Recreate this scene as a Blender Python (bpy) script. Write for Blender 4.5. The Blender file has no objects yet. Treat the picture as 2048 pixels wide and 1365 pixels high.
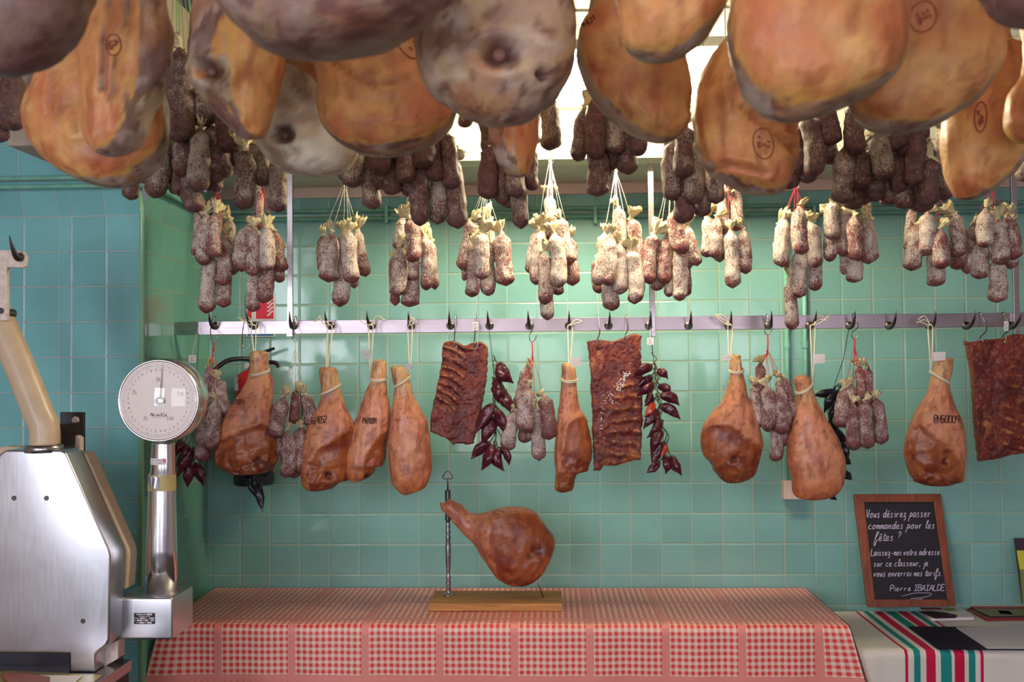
import bpy, bmesh, math, random
from mathutils import Vector, Matrix, noise
from mathutils.bvhtree import BVHTree
sc = bpy.context.scene
COL = sc.collection
random.seed(7)
PI = math.pi

# ---------------------------------------------------------------- camera, world, lights
CAMZ = 1.55
FPX = 1991.0
YAW, PITCH, ROLL = 0.0400, 0.0300, -0.0086
R0 = Vector((math.cos(YAW), math.sin(YAW), 0)); F0 = Vector((-math.sin(YAW), math.cos(YAW), 0))
FW = F0*math.cos(PITCH) + Vector((0, 0, math.sin(PITCH)))
U0 = -F0*math.sin(PITCH) + Vector((0, 0, math.cos(PITCH)))
D0 = -U0
cr, sr = math.cos(ROLL), math.sin(ROLL)
RX = R0*cr - D0*sr; DY = R0*sr + D0*cr
CO = Vector((0, 0, CAMZ))
cam = bpy.data.objects.new('camera', bpy.data.cameras.new('camera')); COL.objects.link(cam)
m = Matrix.Identity(4)
for i in range(3):
    m[i][0] = RX[i]; m[i][1] = -DY[i]; m[i][2] = -FW[i]; m[i][3] = CO[i]
cam.matrix_world = m
cam.data.sensor_width = 36; cam.data.lens = 36*FPX/2048
cam.data.clip_start = .05
cam.data.dof.use_dof = True; cam.data.dof.focus_distance = 3.2; cam.data.dof.aperture_fstop = 4.5
sc.camera = cam
sc.view_settings.view_transform = 'Standard'; sc.view_settings.look = 'None'
sc.view_settings.exposure = 0.0; sc.view_settings.gamma = 1
sc.cycles.use_denoising = True
sc.cycles.max_bounces = 6; sc.cycles.sample_clamp_indirect = 5

w = bpy.data.worlds.new('World'); sc.world = w; w.use_nodes = True
w.node_tree.nodes['Background'].inputs[0].default_value = (.62, .58, .72, 1)
w.node_tree.nodes['Background'].inputs[1].default_value = .26

def area(name, loc, target, sx, sy, power, color):
    l = bpy.data.lights.new(name, 'AREA'); l.shape = 'RECTANGLE'; l.size = sx; l.size_y = sy
    l.energy = power; l.color = color
    o = bpy.data.objects.new(name, l); COL.objects.link(o); o.location = loc
    d = Vector(target) - Vector(loc)
    o.rotation_euler = d.to_track_quat('-Z', 'Y').to_euler()
    return o
# shop windows behind the photographer (three bays), and an added fill light to keep the hams orange
area('shop_window_light_left', (-2.3, -1.6, 1.75), (-.6, 3, 1.5), 1.0, 1.7, 60, (.90, .92, 1))
area('shop_window_light_middle', (-.5, -1.9, 1.7), (0, 3, 1.5), 1.3, 1.8, 36, (.96, .93, 1))
area('shop_window_light_right', (1.5, -1.8, 1.9), (.5, 3, 1.6), 1.0, 1.3, 20, (.98, .93, 1))
area('ham_fill_light', (.3, 1.0, 3.0), (.3, 2.4, 2.0), 1.8, .5, 9, (1, .9, .75))

# ---------------------------------------------------------------- projection helpers
def ray(px, py):
    return (FW*FPX + RX*(px-1024) + DY*(py-682.5)).normalized()
def P(px, py, Y):                       # point on the vertical plane y = Y
    d = ray(px, py); return CO + d*(Y/d.y)
def PZ(px, py, z):                      # point on the horizontal plane z
    d = ray(px, py); return CO + d*((z-CAMZ)/d.z)
def toPx(p):
    q = Vector(p)-CO; f = q.dot(FW)
    return (1024+q.dot(RX)/f*FPX, 682.5+q.dot(DY)/f*FPX)
def mpp(Y): return Y/FPX               # metres per pixel at depth Y
def s2l(r, g, b):
    f = lambda c: (c/255/12.92) if c/255 <= .04045 else ((c/255+.055)/1.055)**2.4
    return (f(r), f(g), f(b))
def lerp(a, b, t): return a+(b-a)*t
def mixc(a, b, t):
    t = max(0., min(1., t)); return tuple(a[i]+(b[i]-a[i])*t for i in range(3))
def sstep(a, b, x):
    t = max(0., min(1., (x-a)/(b-a))); return t*t*(3-2*t)
def nz(p, s, o=0.): return noise.noise(Vector((p[0]*s+o, p[1]*s+o*1.7, p[2]*s-o)))
def fbm(p, s, o=0., n=3):
    v = 0; a = 1
    for i in range(n): v += a*nz(p, s, o); s *= 2.1; a *= .5
    return v

# ---------------------------------------------------------------- object helpers
def tag(o, label=None, cat=None, group=None, kind=None):
    if label: o['label'] = label
    if cat: o['category'] = cat
    if group: o['group'] = group
    if kind: o['kind'] = kind
    return o
def empty(name, loc):
    o = bpy.data.objects.new(name, None); COL.objects.link(o); o.location = loc; o.empty_display_size = .05
    return o
def mk(name, me, mat=None, parent=None, smooth=True):
    if mat and not me.materials: me.materials.append(mat)
    if smooth: me.polygons.foreach_set('use_smooth', [True]*len(me.polygons))
    o = bpy.data.objects.new(name, me); COL.objects.link(o)
    if parent:
        o.parent = parent
        if parent.type == 'EMPTY': o.matrix_parent_inverse = Matrix.Translation(-parent.location)
    return o
class MB:
    """mesh collector in world coordinates"""
    def __init__(s): s.v = []; s.f = []; s.c = None; s.uv = None
    def add(s, vs, fs):
        n = len(s.v); s.v += [tuple(x) for x in vs]; s.f += [tuple(i+n for i in f) for f in fs]; return s
    def box(s, a, b):
        x0, y0, z0 = a; x1, y1, z1 = b
        return s.add([(x0,y0,z0),(x1,y0,z0),(x1,y1,z0),(x0,y1,z0),(x0,y0,z1),(x1,y0,z1),(x1,y1,z1),(x0,y1,z1)],
              [(0,3,2,1),(4,5,6,7),(0,1,5,4),(1,2,6,5),(2,3,7,6),(3,0,4,7)])
    def tube(s, pts, r, n=8, cap=True):
        pts = [Vector(p) for p in pts]; rs = r if isinstance(r, (list, tuple)) else [r]*len(pts)
        vs = []; fs = []; up = None
        for i, p in enumerate(pts):
            t = (pts[min(i+1, len(pts)-1)]-pts[max(i-1, 0)]).normalized()
            if up is None:
                up = t.orthogonal().normalized()
            else:
                up = (up - t*up.dot(t)); up = up.normalized() if up.length > 1e-6 else t.orthogonal().normalized()
            b = t.cross(up)
            for k in range(n):
                a = 2*PI*k/n; vs.append(p+(up*math.cos(a)+b*math.sin(a))*rs[i])
        for i in range(len(pts)-1):
            for k in range(n):
                k2 = (k+1) % n; fs.append((i*n+k, i*n+k2, (i+1)*n+k2, (i+1)*n+k))
        if cap:
            fs.append(tuple(range(n))[::-1]); fs.append(tuple((len(pts)-1)*n+k for k in range(n)))
        return s.add(vs, fs)
    def lathe(s, c, axis, prof, n=32):
        """prof: list of (dist along axis, radius)"""
        ax = Vector(axis).normalized(); u = ax.orthogonal().normalized(); b = ax.cross(u)
        c = Vector(c); vs = []; fs = []
        for (d, r) in prof:
            for k in range(n):
                a = 2*PI*k/n; vs.append(c+ax*d+(u*math.cos(a)+b*math.sin(a))*max(r, 1e-5))
        for i in range(len(prof)-1):
            for k in range(n):
                k2 = (k+1) % n; fs.append((i*n+k, i*n+k2, (i+1)*n+k2, (i+1)*n+k))
        fs.append(tuple(range(n))[::-1]); fs.append(tuple((len(prof)-1)*n+k for k in range(n)))
        return s.add(vs, fs)
    def prism(s, pts, off):
        """flat polygon (list of 3d points) extruded by vector off"""
        n = len(pts); off = Vector(off)
        vs = [Vector(p) for p in pts]+[Vector(p)+off for p in pts]
        fs = [tuple(range(n)), tuple(range(2*n-1, n-1, -1))]+[(i, i+n, (i+1) % n+n, (i+1) % n) for i in range(n)]
        return s.add(vs, fs)
    def build(s, name, mat=None, parent=None, smooth=False, bevel=0, seg=2, weld=False):
        me = bpy.data.meshes.new(name); me.from_pydata(s.v, [], s.f); me.update()
        bm = bmesh.new(); bm.from_mesh(me)
        if weld: bmesh.ops.remove_doubles(bm, verts=bm.verts, dist=1e-5)
        bmesh.ops.recalc_face_normals(bm, faces=bm.faces)
        if bevel:
            es = [e for e in bm.edges if len(e.link_faces) == 2 and e.calc_face_angle(0) > .5]
            bmesh.ops.bevel(bm, geom=es, offset=bevel, segments=seg, affect='EDGES', profile=.6, clamp_overlap=True)
        bm.to_mesh(me); bm.free()
        if s.uv:
            uvl = me.uv_layers.new(name='UVMap')
            for l in me.loops: uvl.data[l.index].uv = s.uv[l.vertex_index]
        o = mk(name, me, mat, parent, smooth)
        return o
def catmull(pts, sub=6, closed=False):
    P_ = [Vector(p) for p in pts]; n = len(P_); out = []
    rng = range(n) if closed else range(n-1)
    for i in rng:
        if closed: a, b, c, d = P_[(i-1) % n], P_[i], P_[(i+1) % n], P_[(i+2) % n]
        else: a, b, c, d = P_[max(i-1, 0)], P_[i], P_[i+1], P_[min(i+2, n-1)]
        for k in range(sub):
            t = k/sub
            out.append(.5*((2*b)+(c-a)*t+(2*a-5*b+4*c-d)*t*t+(3*b-a-3*c+d)*t**3))
    if not closed: out.append(P_[-1])
    return out

# ---------------------------------------------------------------- materials
def newmat(name):
    mt = bpy.data.materials.new(name); mt.use_nodes = True
    return mt, mt.node_tree, mt.node_tree.nodes['Principled BSDF']
def N(nt, typ, ins=None, **kw):
    n = nt.nodes.new(typ)
    for k, v in kw.items(): setattr(n, k, v)
    for k, v in (ins or {}).items():
        if isinstance(v, bpy.types.NodeSocket): nt.links.new(v, n.inputs[k])
        else: n.inputs[k].default_value = v
    return n
def M(nt, op, a, b=0., c=0.):
    return N(nt, 'ShaderNodeMath', {0: a, 1: b, 2: c}, operation=op).outputs[0]
def mixn(nt, f, a, b, blend='MIX'):
    n = nt.nodes.new('ShaderNodeMix'); n.data_type = 'RGBA'; n.blend_type = blend
    for i, v in ((0, f), (6, a), (7, b)):
        if isinstance(v, bpy.types.NodeSocket): nt.links.new(v, n.inputs[i])
        else: n.inputs[i].default_value = v if i == 0 else (tuple(v)+(1,))[:4]
    return n.outputs[2]
def simple(name, rgb, rough=.5, metal=0., spec=.5, bump=0., bscale=200., var=0., vscale=30.):
    mt, nt, b = newmat(name)
    b.inputs['Base Color'].default_value = (*rgb, 1); b.inputs['Roughness'].default_value = rough
    b.inputs['Metallic'].default_value = metal; b.inputs['Specular IOR Level'].default_value = spec
    pos = N(nt, 'ShaderNodeNewGeometry').outputs['Position']
    if var:
        n = N(nt, 'ShaderNodeTexNoise', {'Vector': pos, 'Scale': vscale, 'Detail': 4.})
        k = N(nt, 'ShaderNodeMapRange', {0: n.outputs[0], 1: .3, 2: .7, 3: 1-var, 4: 1+var*.4}).outputs[0]
        c = mixn(nt, 1., rgb, k, 'MULTIPLY'); nt.links.new(c, b.inputs['Base Color'])
    if bump:
        n = N(nt, 'ShaderNodeTexNoise', {'Vector': pos, 'Scale': bscale, 'Detail': 4.})
        bn = N(nt, 'ShaderNodeBump', {'Height': n.outputs[0], 'Distance': bump, 'Strength': 1.})
        nt.links.new(bn.outputs[0], b.inputs['Normal'])
    return mt

def tile_material(name, base, grout):
    mt, nt, b = newmat(name)
    uv = N(nt, 'ShaderNodeUVMap').outputs[0]
    sp = N(nt, 'ShaderNodeSeparateXYZ', {0: uv})
    fu = M(nt, 'FRACT', sp.outputs[0]); fv = M(nt, 'FRACT', sp.outputs[1])
    eu = M(nt, 'MINIMUM', fu, M(nt, 'SUBTRACT', 1., fu)); ev = M(nt, 'MINIMUM', fv, M(nt, 'SUBTRACT', 1., fv))
    e = M(nt, 'MINIMUM', eu, ev)
    fl = N(nt, 'ShaderNodeVectorMath', {0: uv}, operation='FLOOR').outputs[0]
    wn = N(nt, 'ShaderNodeTexWhiteNoise', {'Vector': fl}, noise_dimensions='2D')
    ws = N(nt, 'ShaderNodeSeparateXYZ', {0: wn.outputs['Color']})
    g = N(nt, 'ShaderNodeMapRange', {0: e, 1: .009, 2: .017, 3: 1., 4: 0.}).outputs[0]
    pos = N(nt, 'ShaderNodeNewGeometry').outputs['Position']
    n1 = N(nt, 'ShaderNodeTexNoise', {'Vector': pos, 'Scale': 9., 'Detail': 5.})
    n2 = N(nt, 'ShaderNodeTexNoise', {'Vector': pos, 'Scale': 60., 'Detail': 4.})
    k = M(nt, 'ADD', M(nt, 'MULTIPLY', ws.outputs[0], .16), .88)
    k = M(nt, 'ADD', k, M(nt, 'MULTIPLY', M(nt, 'SUBTRACT', n1.outputs[0], .5), .22))
    k = M(nt, 'ADD', k, M(nt, 'MULTIPLY', M(nt, 'SUBTRACT', n2.outputs[0], .5), .10))
    tc = mixn(nt, 1., base, k, 'MULTIPLY')
    tc = mixn(nt, M(nt, 'MULTIPLY', ws.outputs[1], .18), tc, (base[0]*1.25, base[1]*.95, base[2]*.85))
    gc = mixn(nt, n2.outputs[0], grout, tuple(x*.75 for x in grout))
    nt.links.new(mixn(nt, g, tc, gc), b.inputs['Base Color'])
    nt.links.new(M(nt, 'ADD', M(nt, 'MULTIPLY', g, .35), M(nt, 'ADD', M(nt, 'MULTIPLY', n1.outputs[0], .12), .06)), b.inputs['Roughness'])
    h = N(nt, 'ShaderNodeMapRange', {0: e, 1: .01, 2: .05, 3: 0., 4: .0011}, interpolation_type='SMOOTHSTEP').outputs[0]
    tu = M(nt, 'MULTIPLY', M(nt, 'SUBTRACT', ws.outputs[2], .5), fu); tv = M(nt, 'MULTIPLY', M(nt, 'SUBTRACT', wn.outputs[0], .5), fv)
    h = M(nt, 'ADD', h, M(nt, 'MULTIPLY', M(nt, 'ADD', tu, tv), .0022))
    n3 = N(nt, 'ShaderNodeTexNoise', {'Vector': pos, 'Scale': 11., 'Detail': 2.})
    h = M(nt, 'ADD', h, M(nt, 'MULTIPLY', n3.outputs[0], .0016))
    bn = N(nt, 'ShaderNodeBump', {'Height': h, 'Distance': 1., 'Strength': .8})
    nt.links.new(bn.outputs[0], b.inputs['Normal'])
    return mt

def ham_material(name, rough, coat, mott=.22, sc1=55., bump=.0012, bscale=90.):
    mt, nt, b = newmat(name)
    col = N(nt, 'ShaderNodeAttribute', attribute_name='Col').outputs['Color']
    pos = N(nt, 'ShaderNodeNewGeometry').outputs['Position']
    n1 = N(nt, 'ShaderNodeTexNoise', {'Vector': pos, 'Scale': sc1, 'Detail': 6., 'Roughness': .62})
    n2 = N(nt, 'ShaderNodeTexNoise', {'Vector': pos, 'Scale': sc1*.28, 'Detail': 3.})
    k = N(nt, 'ShaderNodeMapRange', {0: n1.outputs[0], 1: .3, 2: .7, 3: 1-mott, 4: 1+mott*.6}).outputs[0]
    c = mixn(nt, 1., col, k, 'MULTIPLY')
    k2 = N(nt, 'ShaderNodeMapRange', {0: n2.outputs[0], 1: .35, 2: .7, 3: 0., 4: mott}).outputs[0]
    c = mixn(nt, k2, c, s2l(120, 55, 35), 'MIX')
    nt.links.new(c, b.inputs['Base Color'])
    b.inputs['Roughness'].default_value = rough
    b.inputs['Coat Weight'].default_value = coat; b.inputs['Coat Roughness'].default_value = .25
    b.inputs['Specular IOR Level'].default_value = .35
    b.inputs['Subsurface Weight'].default_value = .0
    n4 = N(nt, 'ShaderNodeTexNoise', {'Vector': pos, 'Scale': bscale, 'Detail': 5.})
    bn = N(nt, 'ShaderNodeBump', {'Height': n4.outputs[0], 'Distance': bump, 'Strength': 1.})
    nt.links.new(bn.outputs[0], b.inputs['Normal'])
    return mt

def sausage_material(name, flesh, flesh2, mould, cover, rnd):
    mt, nt, b = newmat(name)
    pos = N(nt, 'ShaderNodeNewGeometry').outputs['Position']
    oi = N(nt, 'ShaderNodeObjectInfo').outputs['Random']
    tc = N(nt, 'ShaderNodeTexCoord').outputs['Generated']
    z = N(nt, 'ShaderNodeSeparateXYZ', {0: tc}).outputs[2]
    mp = N(nt, 'ShaderNodeMapping', {'Vector': pos, 'Scale': (1, 1, .62)}).outputs[0]
    n1 = N(nt, 'ShaderNodeTexNoise', {'Vector': mp, 'Scale': 290., 'Detail': 6., 'Roughness': .8})
    mq = N(nt, 'ShaderNodeMapping', {'Vector': pos, 'Scale': (1, 1, .22)}).outputs[0]
    n5 = N(nt, 'ShaderNodeTexNoise', {'Vector': mq, 'Scale': 120., 'Detail': 4.})
    n2 = N(nt, 'ShaderNodeTexNoise', {'Vector': pos, 'Scale': 38., 'Detail': 3.})
    n3 = N(nt, 'ShaderNodeTexNoise', {'Vector': pos, 'Scale': 90., 'Detail': 3.})
    fl = mixn(nt, N(nt, 'ShaderNodeMapRange', {0: n3.outputs[0], 1: .35, 2: .65}).outputs[0], flesh, flesh2)
    v = M(nt, 'ADD', n1.outputs[0], M(nt, 'MULTIPLY', M(nt, 'SUBTRACT', n2.outputs[0], .5), .38))
    v = M(nt, 'ADD', v, M(nt, 'MULTIPLY', M(nt, 'SUBTRACT', oi, .5), rnd))
    lowz = N(nt, 'ShaderNodeMapRange', {0: z, 1: .02, 2: .22, 3: .16, 4: 0.}).outputs[0]
    v = M(nt, 'SUBTRACT', v, lowz)
    k = N(nt, 'ShaderNodeMapRange', {0: v, 1: .54-cover*.14, 2: .68-cover*.14, 3: 0., 4: .88}).outputs[0]
    nt.links.new(mixn(nt, k, fl, mould), b.inputs['Base Color'])
    nt.links.new(M(nt, 'ADD', M(nt, 'MULTIPLY', k, .35), .5), b.inputs['Roughness'])
    h = M(nt, 'ADD', M(nt, 'MULTIPLY', n1.outputs[0], .5), M(nt, 'ADD', n3.outputs[0], M(nt, 'MULTIPLY', n5.outputs[0], 1.4)))
    bn = N(nt, 'ShaderNodeBump', {'Height': h, 'Distance': .0032, 'Strength': 1.})
    nt.links.new(bn.outputs[0], b.inputs['Normal'])
    return mt

def gingham_material():
    mt, nt, b = newmat('red_gingham_cloth')
    uv = N(nt, 'ShaderNodeUVMap').outputs[0]
    sp = N(nt, 'ShaderNodeSeparateXYZ', {0: uv})
    red = s2l(232, 62, 62); wht = s2l(246, 222, 205)
    PER = .232; STR = .0235; CK = .0198
    def chan(x):
        u = M(nt, 'FLOORED_MODULO', x, PER)
        st = M(nt, 'LESS_THAN', u, STR)
        c = M(nt, 'FRACT', M(nt, 'DIVIDE', M(nt, 'SUBTRACT', u, STR), CK))
        s = M(nt, 'ABSOLUTE', M(nt, 'SUBTRACT', c, .5))
        c = N(nt, 'ShaderNodeMapRange', {0: s, 1: .22, 2: .30, 3: 1., 4: 0.}).outputs[0]
        return st, c
    s1, c1 = chan(sp.outputs[0]); s2, c2 = chan(sp.outputs[1])
    chk = M(nt, 'MULTIPLY', M(nt, 'ADD', c1, c2), .5)
    chk = N(nt, 'ShaderNodeMapRange', {0: chk, 1: 0., 2: 1., 3: .04, 4: 1.}).outputs[0]
    stripe = M(nt, 'MAXIMUM', s1, s2)
    fine = N(nt, 'ShaderNodeTexChecker', {'Vector': uv, 'Scale': 520.}).outputs[1]
    fm = M(nt, 'ADD', M(nt, 'MULTIPLY', fine, .30), .50)
    f = N(nt, 'ShaderNodeMix', {0: stripe, 2: chk, 3: fm}).outputs[0]
    n = N(nt, 'ShaderNodeTexNoise', {'Vector': uv, 'Scale': 900., 'Detail': 2.})
    f = M(nt, 'ADD', f, M(nt, 'MULTIPLY', M(nt, 'SUBTRACT', n.outputs[0], .5), .16))
    nt.links.new(mixn(nt, f, wht, red), b.inputs['Base Color'])
    b.inputs['Roughness'].default_value = .42; b.inputs['Specular IOR Level'].default_value = .4
    bn = N(nt, 'ShaderNodeBump', {'Height': n.outputs[0], 'Distance': .0004, 'Strength': .6})
    nt.links.new(bn.outputs[0], b.inputs['Normal'])
    return mt
def stripes_material():
    mt, nt, b = newmat('striped_white_cloth')
    uv = N(nt, 'ShaderNodeUVMap').outputs[0]
    x = N(nt, 'ShaderNodeSeparateXYZ', {0: uv}).outputs[0]
    R = s2l(205, 10, 70); T = s2l(20, 140, 135); c = s2l(228, 220, 212)
    for a, e, cc in ((0, .009, R), (.027, .047, T), (.065, .093, R), (.108, .14, T), (.149, .18, R), (.193, .213, T), (.228, .237, R)):
        k = M(nt, 'MULTIPLY', M(nt, 'GREATER_THAN', x, a), M(nt, 'LESS_THAN', x, e)); c = mixn(nt, k, c, cc)
    nt.links.new(c, b.inputs['Base Color']); b.inputs['Roughness'].default_value = .9
    n = N(nt, 'ShaderNodeTexNoise', {'Vector': uv, 'Scale': 700., 'Detail': 2.})
    bn = N(nt, 'ShaderNodeBump', {'Height': n.outputs[0], 'Distance': .0006, 'Strength': .5})
    nt.links.new(bn.outputs[0], b.inputs['Normal'])
    return mt
def wood_material(name, c1, c2, axis=0, rough=.6):
    mt, nt, b = newmat(name)
    pos = N(nt, 'ShaderNodeNewGeometry').outputs['Position']
    s = [38., 38., 38.]; s[axis] = 3.
    mp = N(nt, 'ShaderNodeMapping', {'Vector': pos, 'Scale': tuple(s)}).outputs[0]
    n = N(nt, 'ShaderNodeTexNoise', {'Vector': mp, 'Scale': 1.6, 'Detail': 6., 'Distortion': .8})
    k = N(nt, 'ShaderNodeMapRange', {0: n.outputs[0], 1: .3, 2: .7}).outputs[0]
    nt.links.new(mixn(nt, k, c1, c2), b.inputs['Base Color']); b.inputs['Roughness'].default_value = rough
    bn = N(nt, 'ShaderNodeBump', {'Height': n.outputs[0], 'Distance': .001, 'Strength': .7})
    nt.links.new(bn.outputs[0], b.inputs['Normal'])
    return mt
def brushed(name, rgb, rough=.3, sc_=(4, 4, 90), bs=.35):
    mt, nt, b = newmat(name)
    b.inputs['Base Color'].default_value = (*rgb, 1); b.inputs['Metallic'].default_value = 1.
    pos = N(nt, 'ShaderNodeNewGeometry').outputs['Position']
    mp = N(nt, 'ShaderNodeMapping', {'Vector': pos, 'Scale': sc_}).outputs[0]
    n = N(nt, 'ShaderNodeTexNoise', {'Vector': mp, 'Scale': 3., 'Detail': 5.})
    n2 = N(nt, 'ShaderNodeTexNoise', {'Vector': pos, 'Scale': 5., 'Detail': 4.})
    r = M(nt, 'ADD', M(nt, 'MULTIPLY', n.outputs[0], .12), M(nt, 'MULTIPLY', n2.outputs[0], .2))
    nt.links.new(M(nt, 'ADD', r, rough-.16), b.inputs['Roughness'])
    h = M(nt, 'ADD', M(nt, 'MULTIPLY', n.outputs[0], .02), M(nt, 'MULTIPLY', n2.outputs[0], .7))
    bn = N(nt, 'ShaderNodeBump', {'Height': h, 'Distance': .0035, 'Strength': bs})
    nt.links.new(bn.outputs[0], b.inputs['Normal'])
    return mt
def emit(name, rgb, s):
    mt, nt, b = newmat(name); b.inputs['Base Color'].default_value = (*rgb, 1)
    b.inputs['Emission Color'].default_value = (*rgb, 1); b.inputs['Emission Strength'].default_value = s
    return mt
GROUT = s2l(176, 186, 160)
MT = dict(
 tile=tile_material('green_wall_tile', s2l(126, 177, 174), GROUT),
 tile_side=tile_material('green_side_tile', s2l(112, 172, 156), s2l(160, 175, 135)),
 tile_daylit=tile_material('daylit_pillar_tile', s2l(122, 190, 194), s2l(185, 188, 182)),  # same tile, with the bluer daylight on the pillar put into its colour
 edge=simple('bullnose_edge_glaze', s2l(140, 190, 150), .12),
 pipe=simple('green_painted_pipe', s2l(124, 186, 166), .35, var=.15),
 cream=simple('cream_painted_board', s2l(240, 234, 205), .6, var=.08, vscale=8),
 sof=simple('aged_painted_soffit', s2l(186, 170, 150), .7, var=.2, vscale=6),
 sofg=simple('grey_painted_soffit', s2l(216, 206, 190), .7, var=.12, vscale=6),
 plaster=simple('pinkish_plaster', s2l(214, 190, 180), .8, bump=.001, bscale=60),
 floor=simple('dark_floor', s2l(70, 62, 60), .5, var=.2, vscale=3),
 sky=emit('bright_daylight_glass', (1, 1, 1), 3.2),
 sky2=emit('dim_daylight_glass', (1, 1, .95), 1.1),
 lamp=emit('lamp_diffuser', (1, .88, .60), 74.),
 ham=ham_material('dried_ham_skin', .5, .12, mott=.2, sc1=26., bump=.006, bscale=26.),
 cured=ham_material('smoked_ham_skin', .40, .3, mott=.15, sc1=70., bump=.0022, bscale=80.),
 slab=ham_material('spiced_rib_meat', .45, .2, mott=.24, sc1=120., bump=.003, bscale=150.),
 dry=sausage_material('white_mould_casing', s2l(150, 82, 78), s2l(112, 62, 56), s2l(240, 229, 214), .84, .11),
 dark=sausage_material('backlit_dry_casing', s2l(122, 78, 72), s2l(84, 58, 56), s2l(200, 188, 168), .34, .2),  # backlit shade of the upper row put into darker casing colours
 low=sausage_material('violet_dry_casing', s2l(140, 84, 84), s2l(116, 66, 66), s2l(226, 212, 206), .55, .12),
 casing=simple('yellow_casing_end', s2l(238, 222, 172), .45, var=.3, vscale=160, bump=.003, bscale=220),
 white=simple('white_string', s2l(236, 230, 214), .8),
 red=simple('red_string', s2l(206, 40, 56), .7),
 green=simple('green_string', s2l(130, 175, 110), .7),
 twine=simple('cotton_twine', s2l(232, 218, 194), .85, bump=.0006, bscale=900),
 steel=brushed('brushed_steel', (.46, .42, .44), .28, (3, 3, 60)),
 rail=brushed('polished_rail_steel', (.37, .31, .34), .34, (2, 60, 60)),
 alu=brushed('aluminium_housing', (.62, .62, .66), .34, (50, 50, 4)),
 alu2=brushed('polished_aluminium', (.80, .77, .78), .2, (60, 60, 3)),
 iron=simple('dark_iron', s2l(120, 108, 106), .3, metal=1., var=.2),
 wire=simple('steel_wire', s2l(150, 145, 145), .25, metal=1.),
 black=simple('black_iron', s2l(34, 26, 30), .45, var=.3),
 bplast=simple('black_plastic', s2l(30, 28, 40), .35),
 enamel=simple('cream_enamel', s2l(206, 180, 150), .35, var=.12, vscale=25),
 enamel2=simple('chipped_cream_paint', s2l(222, 202, 190), .5, var=.25, vscale=60),
 dial=simple('dial_face_paint', s2l(236, 220, 212), .3),
 ink=simple('dark_ink', s2l(40, 34, 44), .6),
 stampink=simple('brown_stamp_ink', s2l(140, 62, 40), .7),
 hamink=simple('black_stamp_ink', s2l(64, 30, 24), .7),
 redp=simple('fire_red', s2l(190, 30, 36), .3),
 signred=simple('sign_red', s2l(214, 24, 60), .5),
 signblue=simple('sign_blue', s2l(30, 110, 175), .5),
 paper=simple('white_paper', s2l(226, 218, 220), .8),
 pepper=simple('dark_red_pepper_skin', s2l(92, 26, 44), .16, spec=.7, bump=.004, bscale=70, var=.5, vscale=40),
 orangep=simple('orange_pepper_skin', s2l(190, 66, 24), .2, spec=.7, bump=.001, bscale=70),
 blackp=simple('blackened_pepper_skin', s2l(26, 22, 34), .25, bump=.001, bscale=70),
 stem=simple('pepper_stem', s2l(92, 84, 52), .6),
 wood=wood_material('pale_brown_wood', s2l(168, 108, 52), s2l(205, 148, 84), 0),
 frame=wood_material('red_brown_frame_wood', s2l(112, 52, 30), s2l(146, 74, 44), 2, .45),
 slate=simple('blackboard_slate', s2l(26, 20, 34), .6, var=.3, vscale=10),
 chalk=simple('chalk', s2l(200, 190, 215), .95),
 gingham=gingham_material(), stripes=stripes_material(),
 knob=simple('dark_knuckle_bone', s2l(138, 96, 82), .6, bump=.004, bscale=60, var=.4, vscale=40),
 ceil=simple('dark_ceiling_paint', s2l(98, 88, 86), .8),
 bone=simple('cut_bone_end', s2l(196, 160, 116), .7, bump=.003, bscale=150, var=.3, vscale=100),
 tape=simple('yellowed_tape', s2l(176, 160, 104), .35, var=.2),
)
_b = MT['casing'].node_tree.nodes['Principled BSDF']
_b.inputs['Transmission Weight'].default_value = .0

# ---------------------------------------------------------------- the room
WY = 3.64
XC0, ZR0 = -1.041, CAMZ+.1395           # tile grid origin on the back wall
SX = P(415, 1180, WY).x                # side wall
PYY = 3.04                              # pillar face
PEX = P(281, 800, PYY).x               # pillar edge
def tile_wall(name, verts, faces, uvs, mat):
    mb = MB(); mb.add(verts, faces); mb.uv = uvs
    o = mb.build(name, MT[mat]); tag(o, kind='structure'); return o
gu = lambda x: (x-XC0)/.11
gv = lambda z: (z-ZR0)/.11
tile_wall('wall_back', [(SX, WY, 0), (3.2, WY, 0), (3.2, WY, 2.3), (SX, WY, 2.3)], [(0, 1, 2, 3)],
          [(gu(SX), gv(0)), (gu(3.2), gv(0)), (gu(3.2), gv(2.3)), (gu(SX), gv(2.3))], 'tile')
# side wall of the niche, its upper course leaning inwards
zk = 2.045
sv = lambda y: (WY-y)/((WY-PYY)/5.5)
v = [(SX, WY, 0), (PEX, PYY, 0), (PEX, PYY, zk), (SX, WY, zk), (PEX+.05, PYY, zk+.15), (SX+.05, WY, zk+.15)]
tile_wall('wall_left', v, [(0, 1, 2, 3), (3, 2, 4, 5)], [(sv(p[1]), (p[2]-1.7145)/.11) for p in v], 'tile_side')
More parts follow.
